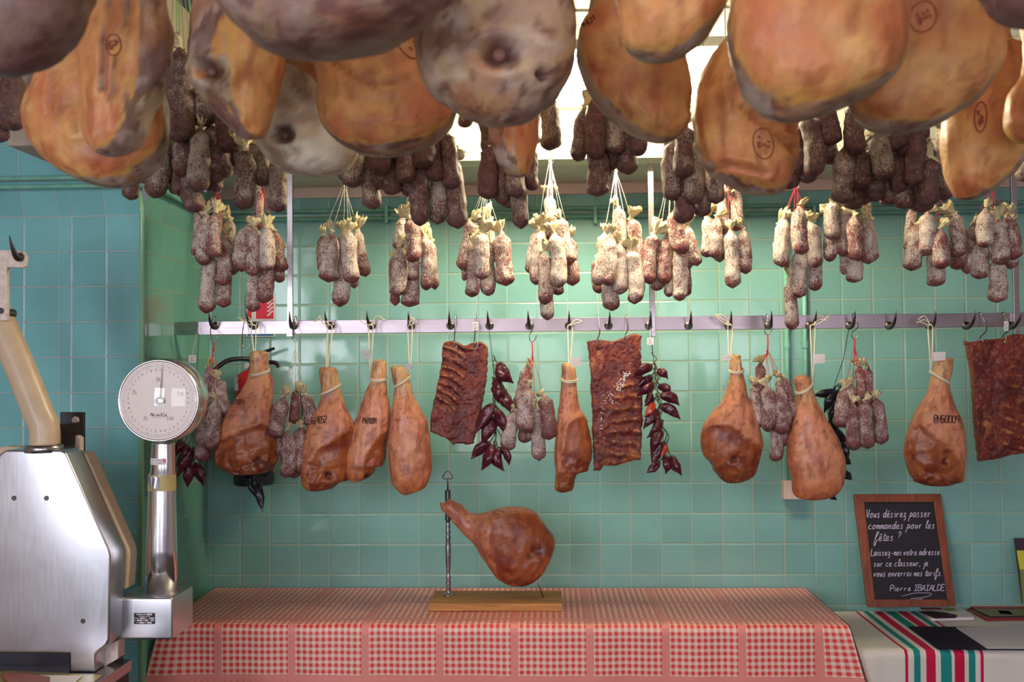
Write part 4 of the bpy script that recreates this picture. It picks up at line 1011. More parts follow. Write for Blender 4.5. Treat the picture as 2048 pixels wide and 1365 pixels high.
# ---------------------------------------------------------------- hook rail
RY = 3.295
zc = P(1150, 649, RY).z; rh = 13.5*RY/FPX
rail = empty('hook_rail', (.3, RY, zc)); tag(rail, 'long flat steel rail studded with spike hooks across the tiled wall', 'rail')
xl = P(396, 650, RY).x
MB().box((xl, RY, zc-rh), (3.2, RY+.006, zc+rh)).build('bar', MT['rail'], rail, bevel=.001)
mb = MB(); lp = P(350, 650, RY)
mb.add([(xl, RY, zc-rh), (xl, RY, zc+rh), (SX+.002, RY+.02, zc+rh), (SX+.002, RY+.02, zc-rh), (xl, RY+.006, zc-rh), (xl, RY+.006, zc+rh), (SX+.002, RY+.026, zc+rh), (SX+.002, RY+.026, zc-rh)],
       [(0, 1, 2, 3), (7, 6, 5, 4), (0, 4, 5, 1), (1, 5, 6, 2), (2, 6, 7, 3), (3, 7, 4, 0)])
mb.build('bar_end', MT['steel'], rail)
HX = [430, 508, 587, 661, 743, 822, 901, 979, 1059, 1138, 1217, 1298, 1377, 1457, 1537, 1619, 1699, 1778, 1858, 1932, 2020]
for i, px in enumerate(HX):
    b = P(px, 652, RY); rg = random.Random(i); tw = rg.uniform(-.006, .006)
    mb = MB(); mb.tube(catmull([(b.x, RY+.001, b.z), (b.x, RY-.014, b.z-.004), (b.x+tw*.3, RY-.04, b.z+.003), (b.x+tw*.7, RY-.062, b.z+.022), (b.x+tw, RY-.070, b.z+.047)], 4),
                       [.0125-.0118*(k/16)**1.0 for k in range(17)], 12)
    mb.lathe((b.x, RY, b.z), (0, -1, 0), [(0, .014), (.004, .0135), (.007, .011), (.008, .001)], 20)
    mb.build('hook', MT['iron'], rail, smooth=True)
for px in (580, 1305, 2034):
    b = P(px, 640, RY-.012); w2 = 5.6*RY/FPX
    MB().box((b.x-w2, RY-.014, P(px, 672, RY).z), (b.x+w2, RY-.002, LZ+.002)).build('hanger_bar', MT['steel'], rail, bevel=.001)
    MB().box((b.x-w2-.001, RY-.018, P(px, 674, RY).z), (b.x+w2+.001, RY+.009, P(px, 664, RY).z)).build('end_block', MT['steel'], rail, bevel=.001)

def s_hook(px, y0, y1, Y0=RY-.012, Y1=3.22, label='', w=8, r=.0016):
    a = P(px, y0, Y0); b = P(px, y1, Y1); k = w*Y1/FPX
    pts = [(a.x, RY+.012, a.z-.006), (a.x, RY+.010, a.z+.006), (a.x, Y0, a.z+.008), (a.x, Y0-.008, a.z-.004), (a.x+.001, lerp(Y0, Y1, .5), lerp(a.z, b.z, .5)), (b.x-k*.6, Y1, b.z+.018),
           (b.x-k*.5, Y1, b.z+.002), (b.x+k*.1, Y1, b.z-.004), (b.x+k*.8, Y1, b.z+.006), (b.x+k*1.2, Y1, b.z+.018)]
    o = MB().tube(catmull(pts, 5), r, 8).build('s_hook', MT['wire'], smooth=True)
    tag(o, label, 'hook', 'wire hooks on the rail'); return o
s_hook(427, 638, 683, label='wire hook on the rail carrying the red tied sausages beside the dial')
s_hook(590, 638, 681, label='wire hook on the rail carrying the white tied violet sausages')
s_hook(490, 640, 700, label='empty wire hook hanging down in front of the fire extinguisher')
s_hook(1064, 636, 682, label='wire hook holding the red cord left of the slim middle ham')
s_hook(1535, 634, 668, label='wire hook carrying the sausages right of the round faced ham')
s_hook(1709, 632, 677, label='wire hook carrying the six sausages right of the plain ham')
for px, y1, lb in ((911, 688, 'left of two straight hooks in the left rib slab'), (951, 688, 'right of two straight hooks in the left rib slab'), (1197, 686, 'left of two straight hooks in the salted rib slab'),
                   (1253, 674, 'right of two straight hooks in the salted rib slab'), (1962, 680, 'left of two straight hooks in the darkest rib slab'), (2008, 676, 'right of two straight hooks in the darkest rib slab')):
    s_hook(px, 636 if px < 1800 else 630, y1+8, Y1=3.205, label=lb, w=4, r=.002)
def hang_tag(px0, y0, px1, y1, Y, label, marks=True, colr='paper', up=None):
    e_ = empty('price_tag', P((px0+px1)/2, y1, Y)); a, b, c, d = P(px0, y1, Y), P(px1, y1, Y), P(px1, y0, Y), P(px0, y0, Y)
    o = MB().prism([a, b, c, d], (0, .0008, 0)).build('card', MT[colr], e_)
    if marks:
        pm = MB()
        for f0, g0, f1, g1 in ((.2, .7, .75, .75), (.25, .5, .5, .42), (.55, .35, .8, .3), (.2, .2, .6, .22)):
            ribbon(pm, [a+(b-a)*f0+(d-a)*g0+Vector((0, -.0015, 0)), a+(b-a)*f1+(d-a)*g1+Vector((0, -.0015, 0))], .0014, Vector((0, -1, 0)))
        pm.build('print', MT['ink'], o)
    if up:
        m_ = (c+d)/2; MB().tube([m_, P(up[0], up[1], RY-.012)], .0006, 5).build('thread', MT['white'], e_)
    tag(e_, label, 'tag')
hang_tag(945, 644, 957, 661, 3.20, 'small white printed tag on the hook of the left rib slab', up=(951, 638))
hang_tag(1294, 676, 1307, 690, 3.2, 'small crumpled tag dangling below the middle hanger bar', up=(1301, 655))
hang_tag(377, 711, 392, 726, 3.2, 'small coloured tag dangling below the left end of the rail', up=(396, 655))
hang_tag(2008, 643, 2017, 662, 3.2, 'small torn white label on the rail near the right edge', up=(2014, 636))

# ---------------------------------------------------------------- dry sausages
def sausage_mesh(seed, dark):
    rg = random.Random(seed); L = .21; R = .024; ns, na = 32, 26; vs = []; fs = []
    bend = rg.uniform(-.012, .012); bd = rg.uniform(0, 2*PI); lob = rg.uniform(0, PI); tp = rg.uniform(.14, .3)
    for i in range(ns+1):
        t = i/ns; z = -L*t
        r = min(1, .20+.80*sstep(0, tp, t)**.75)
        if t > .88: r *= math.sqrt(max(0, 1-((t-.88)/.12)**2*.93))
        r *= 1+.05*math.sin(t*9+seed)+.04*(t-.5)
        for k in range(na):
            a = 2*PI*k/na; n = noise.noise(Vector((math.cos(a)*1.3, math.sin(a)*1.3, t*6+seed*7)))
            n2 = noise.noise(Vector((math.cos(a)*3.2, math.sin(a)*3.2, t*9+seed*3)))
            n3 = noise.noise(Vector((math.cos(a)*5.5, math.sin(a)*5.5, t*11+seed*2)))
            rr = R*r*(1+.11*n+.08*n2+.05*n3)
            q = -.16*R*sstep(.8, 1, t)*math.cos(2*(a-lob))
            zz = z+(-.010*abs(math.cos(a-lob))+.006)*sstep(.85, 1., t)*(1 if r > .3 else 1)
            vs.append((math.cos(a)*(rr+q)+bend*math.sin(PI*t)*math.cos(bd), math.sin(a)*(rr+q)+bend*math.sin(PI*t)*math.sin(bd), zz))
    for i in range(ns):
        for k in range(na): k2 = (k+1) % na; fs.append((i*na+k, (i+1)*na+k, (i+1)*na+k2, i*na+k2))
    fs.append(tuple(range(na))); fs.append(tuple(ns*na+k for k in range(na))[::-1])
    me = bpy.data.meshes.new('dry_sausage'); me.from_pydata(vs, [], fs); me.update()
    me.polygons.foreach_set('use_smooth', [True]*len(me.polygons)); return me
def casing_mesh(seed):
    rg = random.Random(seed); vs = []; fs = []; na = 24; sq = rg.uniform(.35, .6)
    prof = [(-.006, .0075), (0, .0045), (.004, .006), (.010, .012), (.017, .0165), (.024, .0175)]
    for (z, r) in prof:
        for k in range(na):
            a = 2*PI*k/na; f = sstep(0, .012, z); rr = r*(1+f*.34*noise.noise(Vector((math.cos(a)*2.6, math.sin(a)*2.6, seed*3+z*40)))*1.6+f*.22*math.sin(a*7+seed*2))
            vs.append((math.cos(a)*rr+f*.004*noise.noise(Vector((a*3, z*90, seed))), math.sin(a)*rr*lerp(1, sq, f), z*(1+.5*f*noise.noise(Vector((math.cos(a)*2, math.sin(a)*2, seed*5))))+.2*f*rr*math.sin(a*9)))
    n0 = len(prof)*na
    for (z, r) in prof[::-1][:4]:
        for k in range(na):
            a = 2*PI*k/na; f = sstep(0, .012, z); rr = (r-.0015)*(1+f*.34*noise.noise(Vector((math.cos(a)*2.6, math.sin(a)*2.6, seed*3+z*40)))*1.6+f*.22*math.sin(a*7+seed*2))*.92
            vs.append((math.cos(a)*rr, math.sin(a)*rr*lerp(1, sq, f), z*(1+.5*f*noise.noise(Vector((math.cos(a)*2, math.sin(a)*2, seed*5))))-.001))
    rings = len(prof)+4
    for i in range(rings-1):
        for k in range(na): k2 = (k+1) % na; fs.append((i*na+k, i*na+k2, (i+1)*na+k2, (i+1)*na+k))
    me = bpy.data.meshes.new('casing_end'); me.from_pydata(vs, [], fs); me.update(); me.materials.append(MT['casing'])
    me.polygons.foreach_set('use_smooth', [True]*len(me.polygons)); return me
SM = {}
for key in ('dry', 'dark', 'low'):
    SM[key] = []
    for q in range(9):
        me = sausage_mesh(q+1, key == 'dark'); me.materials.append(MT[key]); SM[key].append(me)
CM = [casing_mesh(q) for q in range(6)]
ORD = ['second', 'third', 'fourth', 'fifth', 'sixth', 'seventh', 'eighth', 'ninth', 'tenth', 'eleventh']
scount = 0
def bunch(data, C_, Y, apex, kind, col, where, look, hang=None, sp_=.045):
    global scount
    items = []
    for d in data:
        if len(d) == 6: xt, yt, xb, yb, wd, dz = d; cc = C_
        else: xt, yt, xb, yb, wd, dz, cc = d
        items.append([cc[0]+xt/cc[2], cc[1]+yt/cc[2], cc[0]+xb/cc[2], cc[1]+yb/cc[2], wd/cc[2], dz])
    n = len(items); names = {}
    low = max(range(n), key=lambda i: items[i][3]); names[low] = 'lowest hanging'
    rest = [i for i in range(n) if i not in names]
    if rest: f = min(rest, key=lambda i: items[i][0]+items[i][2]); names[f] = 'leftmost'
    rest = [i for i in range(n) if i not in names]
    if rest: f = max(rest, key=lambda i: items[i][0]+items[i][2]); names[f] = 'rightmost'
    rest = [i for i in range(n) if i not in names]
    if rest: f = min(rest, key=lambda i: items[i][3]); names[f] = 'highest'
    rest = sorted([i for i in range(n) if i not in names], key=lambda i: items[i][0]+items[i][2])
    order = sorted(range(n), key=lambda i: items[i][0]+items[i][2])
    for i in rest: names[i] = ORD[order.index(i)-1]+' from left'
    ap = P(apex[0], apex[1], Y)
    for i, (xt, yt, xb, yb, wd, dz) in enumerate(items):
        scount += 1; rg = random.Random(scount*13)
        y = Y+dz*sp_
        # keep a slender minimum overlap between cap and body
        a = P(xt, yt, y+.004); b = P(xb, yb, y-.004); L = (b-a).length
        if L < .10: a = b+(a-b)*(.14/L); L = .14
        W = wd/2*y/FPX*(1.1 if kind == 'dark' else 1.03)
        o = bpy.data.objects.new('dry_sausage', SM[kind][rg.randrange(9)])
        rot = (b-a).to_track_quat('-Z', 'Y').to_matrix() @ Matrix.Rotation(rg.uniform(0, 2*PI), 3, 'Z')
        s = Matrix.Diagonal((W/.0252, W/.0252, L/.212))
        mw = Matrix.Translation(a) @ (rot @ s).to_4x4()
        COL.objects.link(o); o.matrix_world = mw; o.matrix_basis = mw
        pn = names[i]
        tag(o, f'{pn} {look} of bunch {where}', 'sausage', 'sausages of the bunch '+where)
        up = (ap-a).normalized() if (ap-a).length > .01 else Vector((0, 0, 1))
        c = bpy.data.objects.new('casing_end', CM[rg.randrange(6)]); COL.objects.link(c); c.parent = o
        c.matrix_parent_inverse = mw.inverted()
        d_ = (up+Vector((rg.uniform(-.9, .9), -.25, rg.uniform(-.3, .4)))).normalized()
        k = rg.uniform(.9, 1.5)*(1.05 if kind != 'low' else .8)
        c.matrix_basis = Matrix.Translation(a+Vector((0, 0, .001))) @ (d_.to_track_quat('Z', 'Y').to_matrix() @ Matrix.Rotation(rg.uniform(0, 6), 3, 'Z') @ Matrix.Diagonal((k, k, k))).to_4x4()
        j = ap+Vector((rg.uniform(-.004, .004), rg.uniform(-.004, .004), rg.uniform(-.003, .012)))
        mb = MB(); mb.tube([a+Vector((0, -.002, -.004)), a.lerp(j, .5)+Vector((rg.uniform(-.002, .002), 0, 0)), j], .00085 if Y > 2.8 else .0012, 5)
        mb.tube([a+Vector((.0055*math.cos(t*PI/4), .0055*math.sin(t*PI/4), 0)) for t in range(9)], .0011, 5)
        st_ = mb.build('string', MT[col], smooth=True); st_.parent = o; st_.matrix_parent_inverse = mw.inverted()
    if hang == 'rod':
        ry = rod(Y); mb = MB()
        t = Vector((ap.x, ry, RODZ+.012))
        pts = [(ap.x+.008, Y, ap.z+.026), (ap.x+.009, Y, ap.z+.004), (ap.x, Y, ap.z-.003), (ap.x-.006, Y, ap.z+.008), (ap.x, Y, ap.z+.03), (ap.x, lerp(Y, ry, .5), lerp(ap.z, RODZ, .5)), (ap.x, ry-.014, RODZ), t, (ap.x, ry+.014, RODZ)]
        o = MB().tube(catmull(pts, 5), .0013, 6).build('long_hook', MT['wire'], smooth=True)
        tag(o, 'long wire hook holding the bunch '+where, 'hook', 'long wire hooks from the ceiling rods')
    elif hang:       # cord from a rail hook
        h = P(hang[0], hang[1], 3.22)
        o = MB().tube([ap+Vector((0, 0, -.004)), ap.lerp(h, .5)+Vector((.001, 0, 0)), h], .0024, 6).build('bunch_cord', MT[col], smooth=True)
        tag(o, 'twisted cord tying up the bunch '+where, 'cord', 'cords of the sausage bunches on the rail')
A_ = (350, 350, 4.014); B_ = (750, 350, 4.014); C__ = (1150, 350, 4.014); D_ = (1548, 350, 4.014)
MY = 2.97; wl = 'dusty white sausage'
bunch([(255,300,225,725,130,0),(330,300,310,665,125,-1),(440,350,470,800,110,1),(410,480,385,890,120,.2),(285,640,250,1110,130,.7),(395,700,385,1065,115,1.1),(175,420,160,650,90,1.1)], A_, MY, (436,385), 'dry', 'red', 'at the far left over the rail end', wl, 'rod')
bunch([(590,410,530,775,130,0),(640,420,620,810,125,-.5),(735,410,745,770,125,-1),(800,450,860,780,125,.3),(750,620,710,1030,130,.5),(640,750,625,1100,110,.9),(835,600,840,865,95,1.2),(680,190,680,440,60,1)], A_, MY, (525,374), 'dry', 'red', 'above the red fire sign', wl, 'rod')
bunch([(1260,450,1230,860,150,-.3),(1190,480,1180,780,80,1),(1395,450,1420,870,130,-1),(1465,430,1530,815,110,0),(1350,460,1320,1055,150,.8),(1440,560,1440,910,70,1.2)], A_, MY, (690,370), 'dry', 'white', 'right of the left hanger bar', wl, 'rod')
bunch([(215,340,180,600,100,.5),(280,350,305,700,125,-1),(195,570,170,975,130,-.3),(300,560,300,855,110,.4),(395,490,410,925,120,0),(450,520,480,920,70,.8),(290,750,275,1060,140,.9),(150,640,165,1050,80,1.2)], B_, MY, (820,388), 'dry', 'white', 'under the three long dark sausages', wl, 'rod')
bunch([(770,360,700,765,120,.5),(858,455,860,840,125,-1),(805,580,775,980,120,-.2),(920,545,910,970,125,0),(1010,460,1050,890,145,-.4),(745,600,715,850,60,1),(940,500,970,700,60,1.2)], B_, MY, (969,376), 'dry', 'white', 'right of the three long dark sausages', wl, 'rod')
bunch([(1310,430,1250,800,100,.8),(1345,430,1290,880,120,.3),(1350,610,1365,1040,125,-.3),(1435,465,1475,905,130,-1),(1490,350,1565,720,120,.2),(1565,500,1590,890,110,.8),(1395,760,1385,1165,105,.9),(1465,700,1470,965,110,1.1),(1395,290,1400,520,100,1)], B_, MY, (1101,326), 'dry', 'white', 'on the visible hook near the middle', wl, 'rod')
bunch([(240,470,180,890,130,-.1),(290,475,270,890,120,-.6),(350,370,370,620,110,.4),(360,540,360,960,120,0),(450,345,520,720,120,.3),(450,600,480,1035,130,-.3),(300,700,295,1090,135,.9),(190,650,190,950,100,1.1)], C__, MY, (1232,342), 'dry', 'white', 'just left of the middle hanger bar', wl, 'rod')
bunch([(640,470,595,875,125,-.2),(740,470,715,880,125,0),(810,275,870,635,140,-1),(830,620,840,1010,120,-.6),(900,400,980,730,110,.4),(890,560,910,760,90,.7),(655,660,660,930,110,1),(750,700,755,980,80,1.1),(890,700,905,970,60,1)], C__, MY, (1344,312), 'dry', 'white', 'just right of the middle hanger bar', wl, 'rod')
bunch([(1070,330,1060,660,120,.2),(1140,330,1120,670,110,-.2),(1250,440,1265,910,120,-.8),(1345,425,1370,795,110,-.2),(1280,230,1300,450,100,.5),(1190,280,1190,480,90,.6),(1160,500,1160,700,90,1)], C__, MY, (1455,372), 'dry', 'red', 'under the oval stamped ham', wl, 'rod')
bunch([(1685,345,1660,740,130,0),(1645,385,1625,700,75,.5),(1800,245,1820,640,125,-1),(1890,375,1930,745,120,.2),(1810,560,1800,985,120,.5),(1725,830,1745,1245,105,.9),(1920,680,1930,930,110,1)], C__, MY, (1592,376), 'dry', 'red', 'whose lowest sausage crosses the rail', wl, 'rod')
bunch([(480,215,475,525,120,-.6),(465,460,445,695,110,.3),(580,250,555,655,110,0),(645,310,670,690,130,-1),(725,385,760,715,100,0),(770,340,810,690,75,.5),(640,600,645,865,130,.8),(565,600,560,800,70,1)], D_, MY, (1692,384), 'dry', 'red', 'third from right edge over the rail', wl, 'rod')
bunch([(1145,400,1100,770,130,0),(1235,300,1205,650,130,-.5),(1100,400,1080,620,80,.5),(1330,430,1345,755,135,-1),(1440,300,1480,660,120,-.1),(1460,560,1470,760,130,.6),(1280,620,1295,895,140,.5)], D_, MY, (1875,385), 'dry', 'red', 'second from right edge over the rail', wl, 'rod')
bunch([(1600,390,1550,795,100,.8),(1700,265,1690,585,130,-1),(1660,530,1650,835,140,.2),(1795,355,1820,720,140,-.3),(1875,320,1930,680,130,.1),(1900,550,1900,755,110,.8),(1780,690,1790,1025,140,.4)], D_, MY, (1981,378), 'dry', 'red', 'nearest the right edge over the rail', wl, 'rod')
vl = 'violet sausage'; LYY = 3.20
bunch([(325,575,295,920,100,-.5),(270,620,240,990,90,0),(345,450,400,700,100,.3),(290,450,310,640,90,.5),(290,650,265,985,70,.7)], Ec, LYY, (427,700), 'low', 'red', 'half hidden by the scale dial', vl, (427,684), .04)
bunch([(775,560,715,835,105,0),(850,520,840,740,90,.5),(910,550,950,760,85,.3),(795,780,790,1090,105,-.6),(890,760,880,1060,85,0),(740,850,750,950,50,.6),(840,850,840,1095,85,.7)], Ec, LYY, (591,702), 'low', 'white', 'between the two leftmost hams', vl, (591,684), .04)
bunch([(850,540,825,640,90,.6),(805,655,760,915,95,-.2),(900,505,885,800,112,-.7),(945,640,970,980,90,.3),(1000,560,1035,845,100,-.1),(875,640,875,865,90,.6)], Fc, LYY, (1065,716), 'low', 'red', 'left of the slim middle ham', vl, (1064,684), .04)
bunch([(490,400,470,560,60,.6),(470,550,485,700,60,.2),(535,450,545,715,85,-.3),(612,445,625,730,90,-.6),(625,390,685,655,90,.2),(590,650,590,890,80,.6),(650,650,640,800,60,.8)], Gc, LYY, (1535,708), 'low', 'red', 'right of the round faced ham', vl, (1535,669), .04)
bunch([(990,465,965,690,90,.2),(1035,440,1010,700,80,.5),(1047,545,1050,825,85,-.5),(1115,530,1130,815,90,-.5),(1180,520,1210,790,80,0),(1130,440,1130,590,60,.6),(1080,430,1080,590,60,.7)], Gc, LYY, (1709,700), 'low', 'red', 'right of the plain smooth ham', vl, (1709,678), .04)
dl = 'dark sausage'
U1 = (0, 0, 3.413); U2 = (500, 0, 3.413); U3 = (1000, 0, 3.413); U4 = (1448, 0, 3.413); UY = 2.46
bunch([(80,460,90,890,165,0),(-20,600,5,970,120,.6),(20,420,20,800,120,1)], U1, 2.46, (20,-250), 'dark', 'green', 'at the left edge', dl, 'rod')
bunch([(1230,330,1215,970,195,-1),(1345,420,1400,860,170,0),(1235,800,1240,1210,140,.3),(1365,880,1345,1310,140,-.3),(1440,850,1475,1250,130,.4),(1140,900,1050,1350,150,.4),(950,1050,885,1365,110,.9),(1200,1000,1220,1330,120,1.1),(1310,1080,1335,1450,135,.6),(1400,1000,1430,1300,110,1.2)], U1, UY, (355,-150), 'dark', 'green', 'under the green strings', dl, 'rod')
bunch([(1540,820,1565,1040,130,-.3),(1515,900,1520,1215,130,.3),(1670,1010,1665,1430,140,-.5),(1770,1000,1800,1270,115,.3),(1890,1040,1895,1450,115,-.1),(1460,950,1470,1310,105,.9),(1620,850,1640,1150,110,1.)], U1, UY, (490,-200), 'dark', 'red', 'under the knotted grey ham', dl, 'rod')
bunch([(730,980,690,1280,125,-.2),(790,1050,850,1430,110,.6),(875,980,885,1200,150,-.9),(880,1050,890,1290,105,.4),(950,1030,970,1330,120,0),(1050,980,1050,1250,130,-.7),(830,1150,830,1420,110,1.1),(650,1000,660,1240,110,.9)], U2, UY, (745,-200), 'dark', 'white', 'left under the broad orange ham', dl, 'rod')
bunch([(1150,850,1165,1150,150,-.6),(1250,880,1270,1240,110,0),(1330,900,1385,1290,120,.2),(1080,1050,1080,1340,100,.6),(1165,1000,1160,1540,125,.2),(1275,1050,1280,1530,120,.9),(1370,1080,1420,1560,125,.6),(1215,800,1225,1120,110,.6)], U2, UY, (860,-200), 'dark', 'white', 'with three long ones under broad orange ham', dl, 'rod')
bunch([(1470,600,1465,870,105,.3),(1590,780,1630,1050,105,.3),(1650,1000,1625,1360,130,-.4),(1740,1050,1720,1400,90,.3),(1770,1100,1765,1420,95,.7),(1820,1050,1850,1560,110,.4),(1810,950,1820,1350,125,-.6),(1920,1000,1930,1300,95,.4),(2010,650,2055,1025,130,0)], U2, UY, (1040,-200), 'dark', 'white', 'around the small tapering ham end', dl, 'rod')
bunch([(650,650,650,1090,130,-.7),(580,720,530,1100,105,0),(655,980,660,1340,140,.3),(770,740,790,1050,140,-.1),(930,850,945,1065,120,-.3),(760,950,775,1160,85,.9),(870,950,870,1190,125,.6),(840,780,850,1040,100,.9),(710,950,725,1210,80,1.1)], U3, UY, (1215,-200), 'dark', 'green', 'against the bright boards', dl, 'rod')
bunch([(1165,950,1150,1160,70,.5),(1190,950,1180,1370,125,.2),(1270,860,1250,1215,125,-.8),(1330,1000,1320,1400,120,-.2),(1240,1180,1245,1525,128,.5),(1390,1100,1375,1480,110,.9),(1450,1080,1480,1390,110,.4)], U3, UY, (1385,-200), 'dark', 'green', 'below the stamped ham to its left', dl, 'rod')
bunch([(560,800,610,1210,140,-.3),(680,720,740,990,130,-.5),(700,900,740,1120,120,.5),(500,850,505,1200,100,.5),(560,950,570,1250,110,1.),(440,1000,450,1290,120,.9)], U4, UY, (1640,-200), 'dark', 'green', 'right of the stamped ham', dl, 'rod')
bunch([(920,700,900,1060,130,-.9),(840,980,800,1390,130,-.3),(930,1010,940,1290,120,-.1),(1030,880,1100,1230,140,-.5),(900,1180,875,1430,128,.6),(960,1150,960,1400,90,1.),(1040,1120,1035,1375,125,.6)], U4, UY, (1715,-200), 'dark', 'green', 'right of the largest orange ham', dl, 'rod')
bunch([(1310,750,1330,970,125,-.3),(1150,850,1170,1035,150,-.5),(1240,850,1260,1085,160,0),(1190,950,1190,1320,115,.3),(1300,1060,1290,1262,125,-.9),(1410,1080,1400,1400,125,-.6),(1235,1180,1230,1425,140,.6),(1480,900,1500,1370,120,.3),(1350,1200,1350,1450,150,.9),(1120,1130,1130,1400,120,1.)], U4, UY, (1830,-200), 'dark', 'red', 'under the round stamped ham', dl, 'rod')
bunch([(2050,1100,2060,1240,120,.2),(2010,900,2010,1180,100,.8)], U4, UY, (2045,-200), 'dark', 'red', 'peeping out at the right edge', dl, 'rod')

# ---------------------------------------------------------------- pepper strings
def pepper_mesh(seed):
    rg = random.Random(seed); L = 1.; ns, na = 20, 20; vs = []; fs = []; b = rg.choice((-1, 1))*rg.uniform(.06, .2)
    for i in range(ns+1):
        t = i/ns; r = .19*(sstep(-.08, .2, t)*.65+.35)*(1-sstep(.5, 1.06, t)*.93)*1.05
        for k in range(na):
            a = 2*PI*k/na; rr = r*(1+.22*noise.noise(Vector((math.cos(a)*1.8, math.sin(a)*1.8, t*4+seed*5)))+.13*math.cos(3*a+seed+t*1.5))
            vs.append((math.cos(a)*rr+b*math.sin(PI*t*.9), math.sin(a)*rr, -t))
    for i in range(ns):
        for k in range(na): k2 = (k+1) % na; fs.append((i*na+k, (i+1)*na+k, (i+1)*na+k2, i*na+k2))
    fs.append(tuple(range(na))); fs.append(tuple(ns*na+k for k in range(na))[::-1])
    me = bpy.data.meshes.new('pepper'); me.from_pydata(vs, [], fs); me.update()
    me.polygons.foreach_set('use_smooth', [True]*len(me.polygons)); return me
PM = {}
for key in ('pepper', 'orangep', 'blackp'):
    PM[key] = []
    for q in range(5):
        me = pepper_mesh(q+2); me.materials.append(MT[key]); PM[key].append(me)
def garland(items, C_, Y, label, cord, mat='pepper'):
    c0 = P(cord[0][0], cord[0][1], Y); e_ = empty('pepper_string', c0)
    MB().tube(catmull([P(a, b, Y) for a, b in cord], 5), .0012, 6).build('string', MT['stem'] if mat != 'blackp' else MT['black'], e_, smooth=True)
    for i, it in enumerate(items):
        xs, ys, xt, yt, wd = it[:5]; mk_ = it[5] if len(it) > 5 else mat
        rg = random.Random(i*7+int(xs)); y = Y-.012+rg.uniform(-.022, .016)
        a = P(C_[0]+xs/C_[2], C_[1]+ys/C_[2], y); b = P(C_[0]+xt/C_[2], C_[1]+yt/C_[2], y-.012); b = b+(b-a)*.08; L = (b-a).length; W = wd/C_[2]/2*Y/FPX*.95
        o = bpy.data.objects.new('pepper', PM[mk_][rg.randrange(5)]); COL.objects.link(o); o.parent = e_
        mw = Matrix.Translation(a) @ ((b-a).to_track_quat('-Z', 'Y').to_matrix() @ Matrix.Rotation(rg.uniform(0, 6), 3, 'Z') @ Matrix.Diagonal((W/.19, W/.19, L))).to_4x4()
        o.matrix_parent_inverse = Matrix.Translation(-e_.location); o.matrix_basis = mw
        if mk_ == 'orangep': o['label'] = 'orange ripening pepper'
        # nearest point of the cord
        cc = min([P(p, q, Y) for p, q in cord], key=lambda v: (v-a).length+(.3 if v.z < a.z else 0)); d = (a-b).normalized()
        s_ = MB().tube(catmull([a-d*.004, a+d*.012+Vector((0, 0, .004)), a+d*.02+Vector((0, .0, .012)), a.lerp(cc, .5)+Vector((0, 0, .012)), a.lerp(cc, .85)], 4), [.0022]*5+[.0018]*12, 6)
        s_.lathe(a-d*.003, -d, [(-.002, W*.4), (.001, W*.75), (.004, W*.8)], 10)
        so = s_.build('pepper_stem', MT['stem'] if mat != 'blackp' else MT['black'], smooth=True); so.parent = o; so.matrix_parent_inverse = mw.inverted() @ Matrix.Identity(4)
    tag(e_, label, 'pepper string'); return e_
garland([(700,352,800,465,85),(690,440,745,560,70),(735,520,805,600,60),(675,500,695,600,60),(690,560,770,665,66),(672,615,565,790,72),(695,650,745,800,70),(685,700,605,870,78),(650,860,540,965,72),(672,880,598,1030,76),(700,895,748,1035,72),(735,895,766,1005,50),(675,920,678,990,45)],
        Fc, 3.215, 'string of dark red peppers between the left rib slab and a sausage bunch', [(978, 660), (985, 722), (988, 760), (986, 800), (990, 850), (992, 895)])
garland([(1700,362,1590,440,66),(1740,390,1800,450,50),(1700,430,1602,520,60),(1722,480,1612,555,62),(1750,490,1820,560,60),(1758,550,1868,622,68),(1700,545,1655,620,52),(1712,600,1650,688,46,'orangep'),(1760,620,1875,710,62),(1740,650,1655,768,62),(1750,700,1668,818,66),(1762,780,1702,922,66),(1785,860,1720,1010,66),(1795,880,1762,950,36,'orangep'),(1750,990,1675,1055,52),(1790,950,1785,1060,60),(1822,950,1890,1070,60)],
        Fc, 3.215, 'string of dark red peppers with an orange one, right of the salted rib slab', [(1301, 655), (1305, 700), (1310, 740), (1316, 790), (1322, 840), (1330, 905)])
garland([(130,860,80,945,62),(150,880,70,1010,62),(190,900,85,1080,62),(175,1000,150,1145,70),(192,1000,245,1140,70),(110,850,78,900,52)],
        Ec, 3.24, 'string of dark peppers half hidden behind the scale column', [(398, 668), (392, 780), (385, 860), (388, 925)])
garland([(940,478,815,500,46),(955,480,885,600,62),(950,530,905,650,52),(930,600,960,720,52),(935,700,1015,775,50),(970,780,1015,870,46),(985,870,1030,905,42),(985,950,1036,995,46),(900,1060,950,1112,34)],
        Gc, 3.30, 'string of blackened peppers behind the plain smooth ham', [(1698, 655), (1686, 720), (1668, 780), (1672, 860), (1676, 960), (1664, 985)], 'blackp')
garland([(560,1060,600,1220,62),(600,1120,632,1300,52),(590,1060,612,1180,70),(640,1050,650,1100,60),(480,1060,500,1110,60)],
        Ec, 3.33, 'string of blackened peppers ending in a point below the leftmost ham', [(508, 655), (512, 760), (510, 860), (506, 955)], 'blackp')

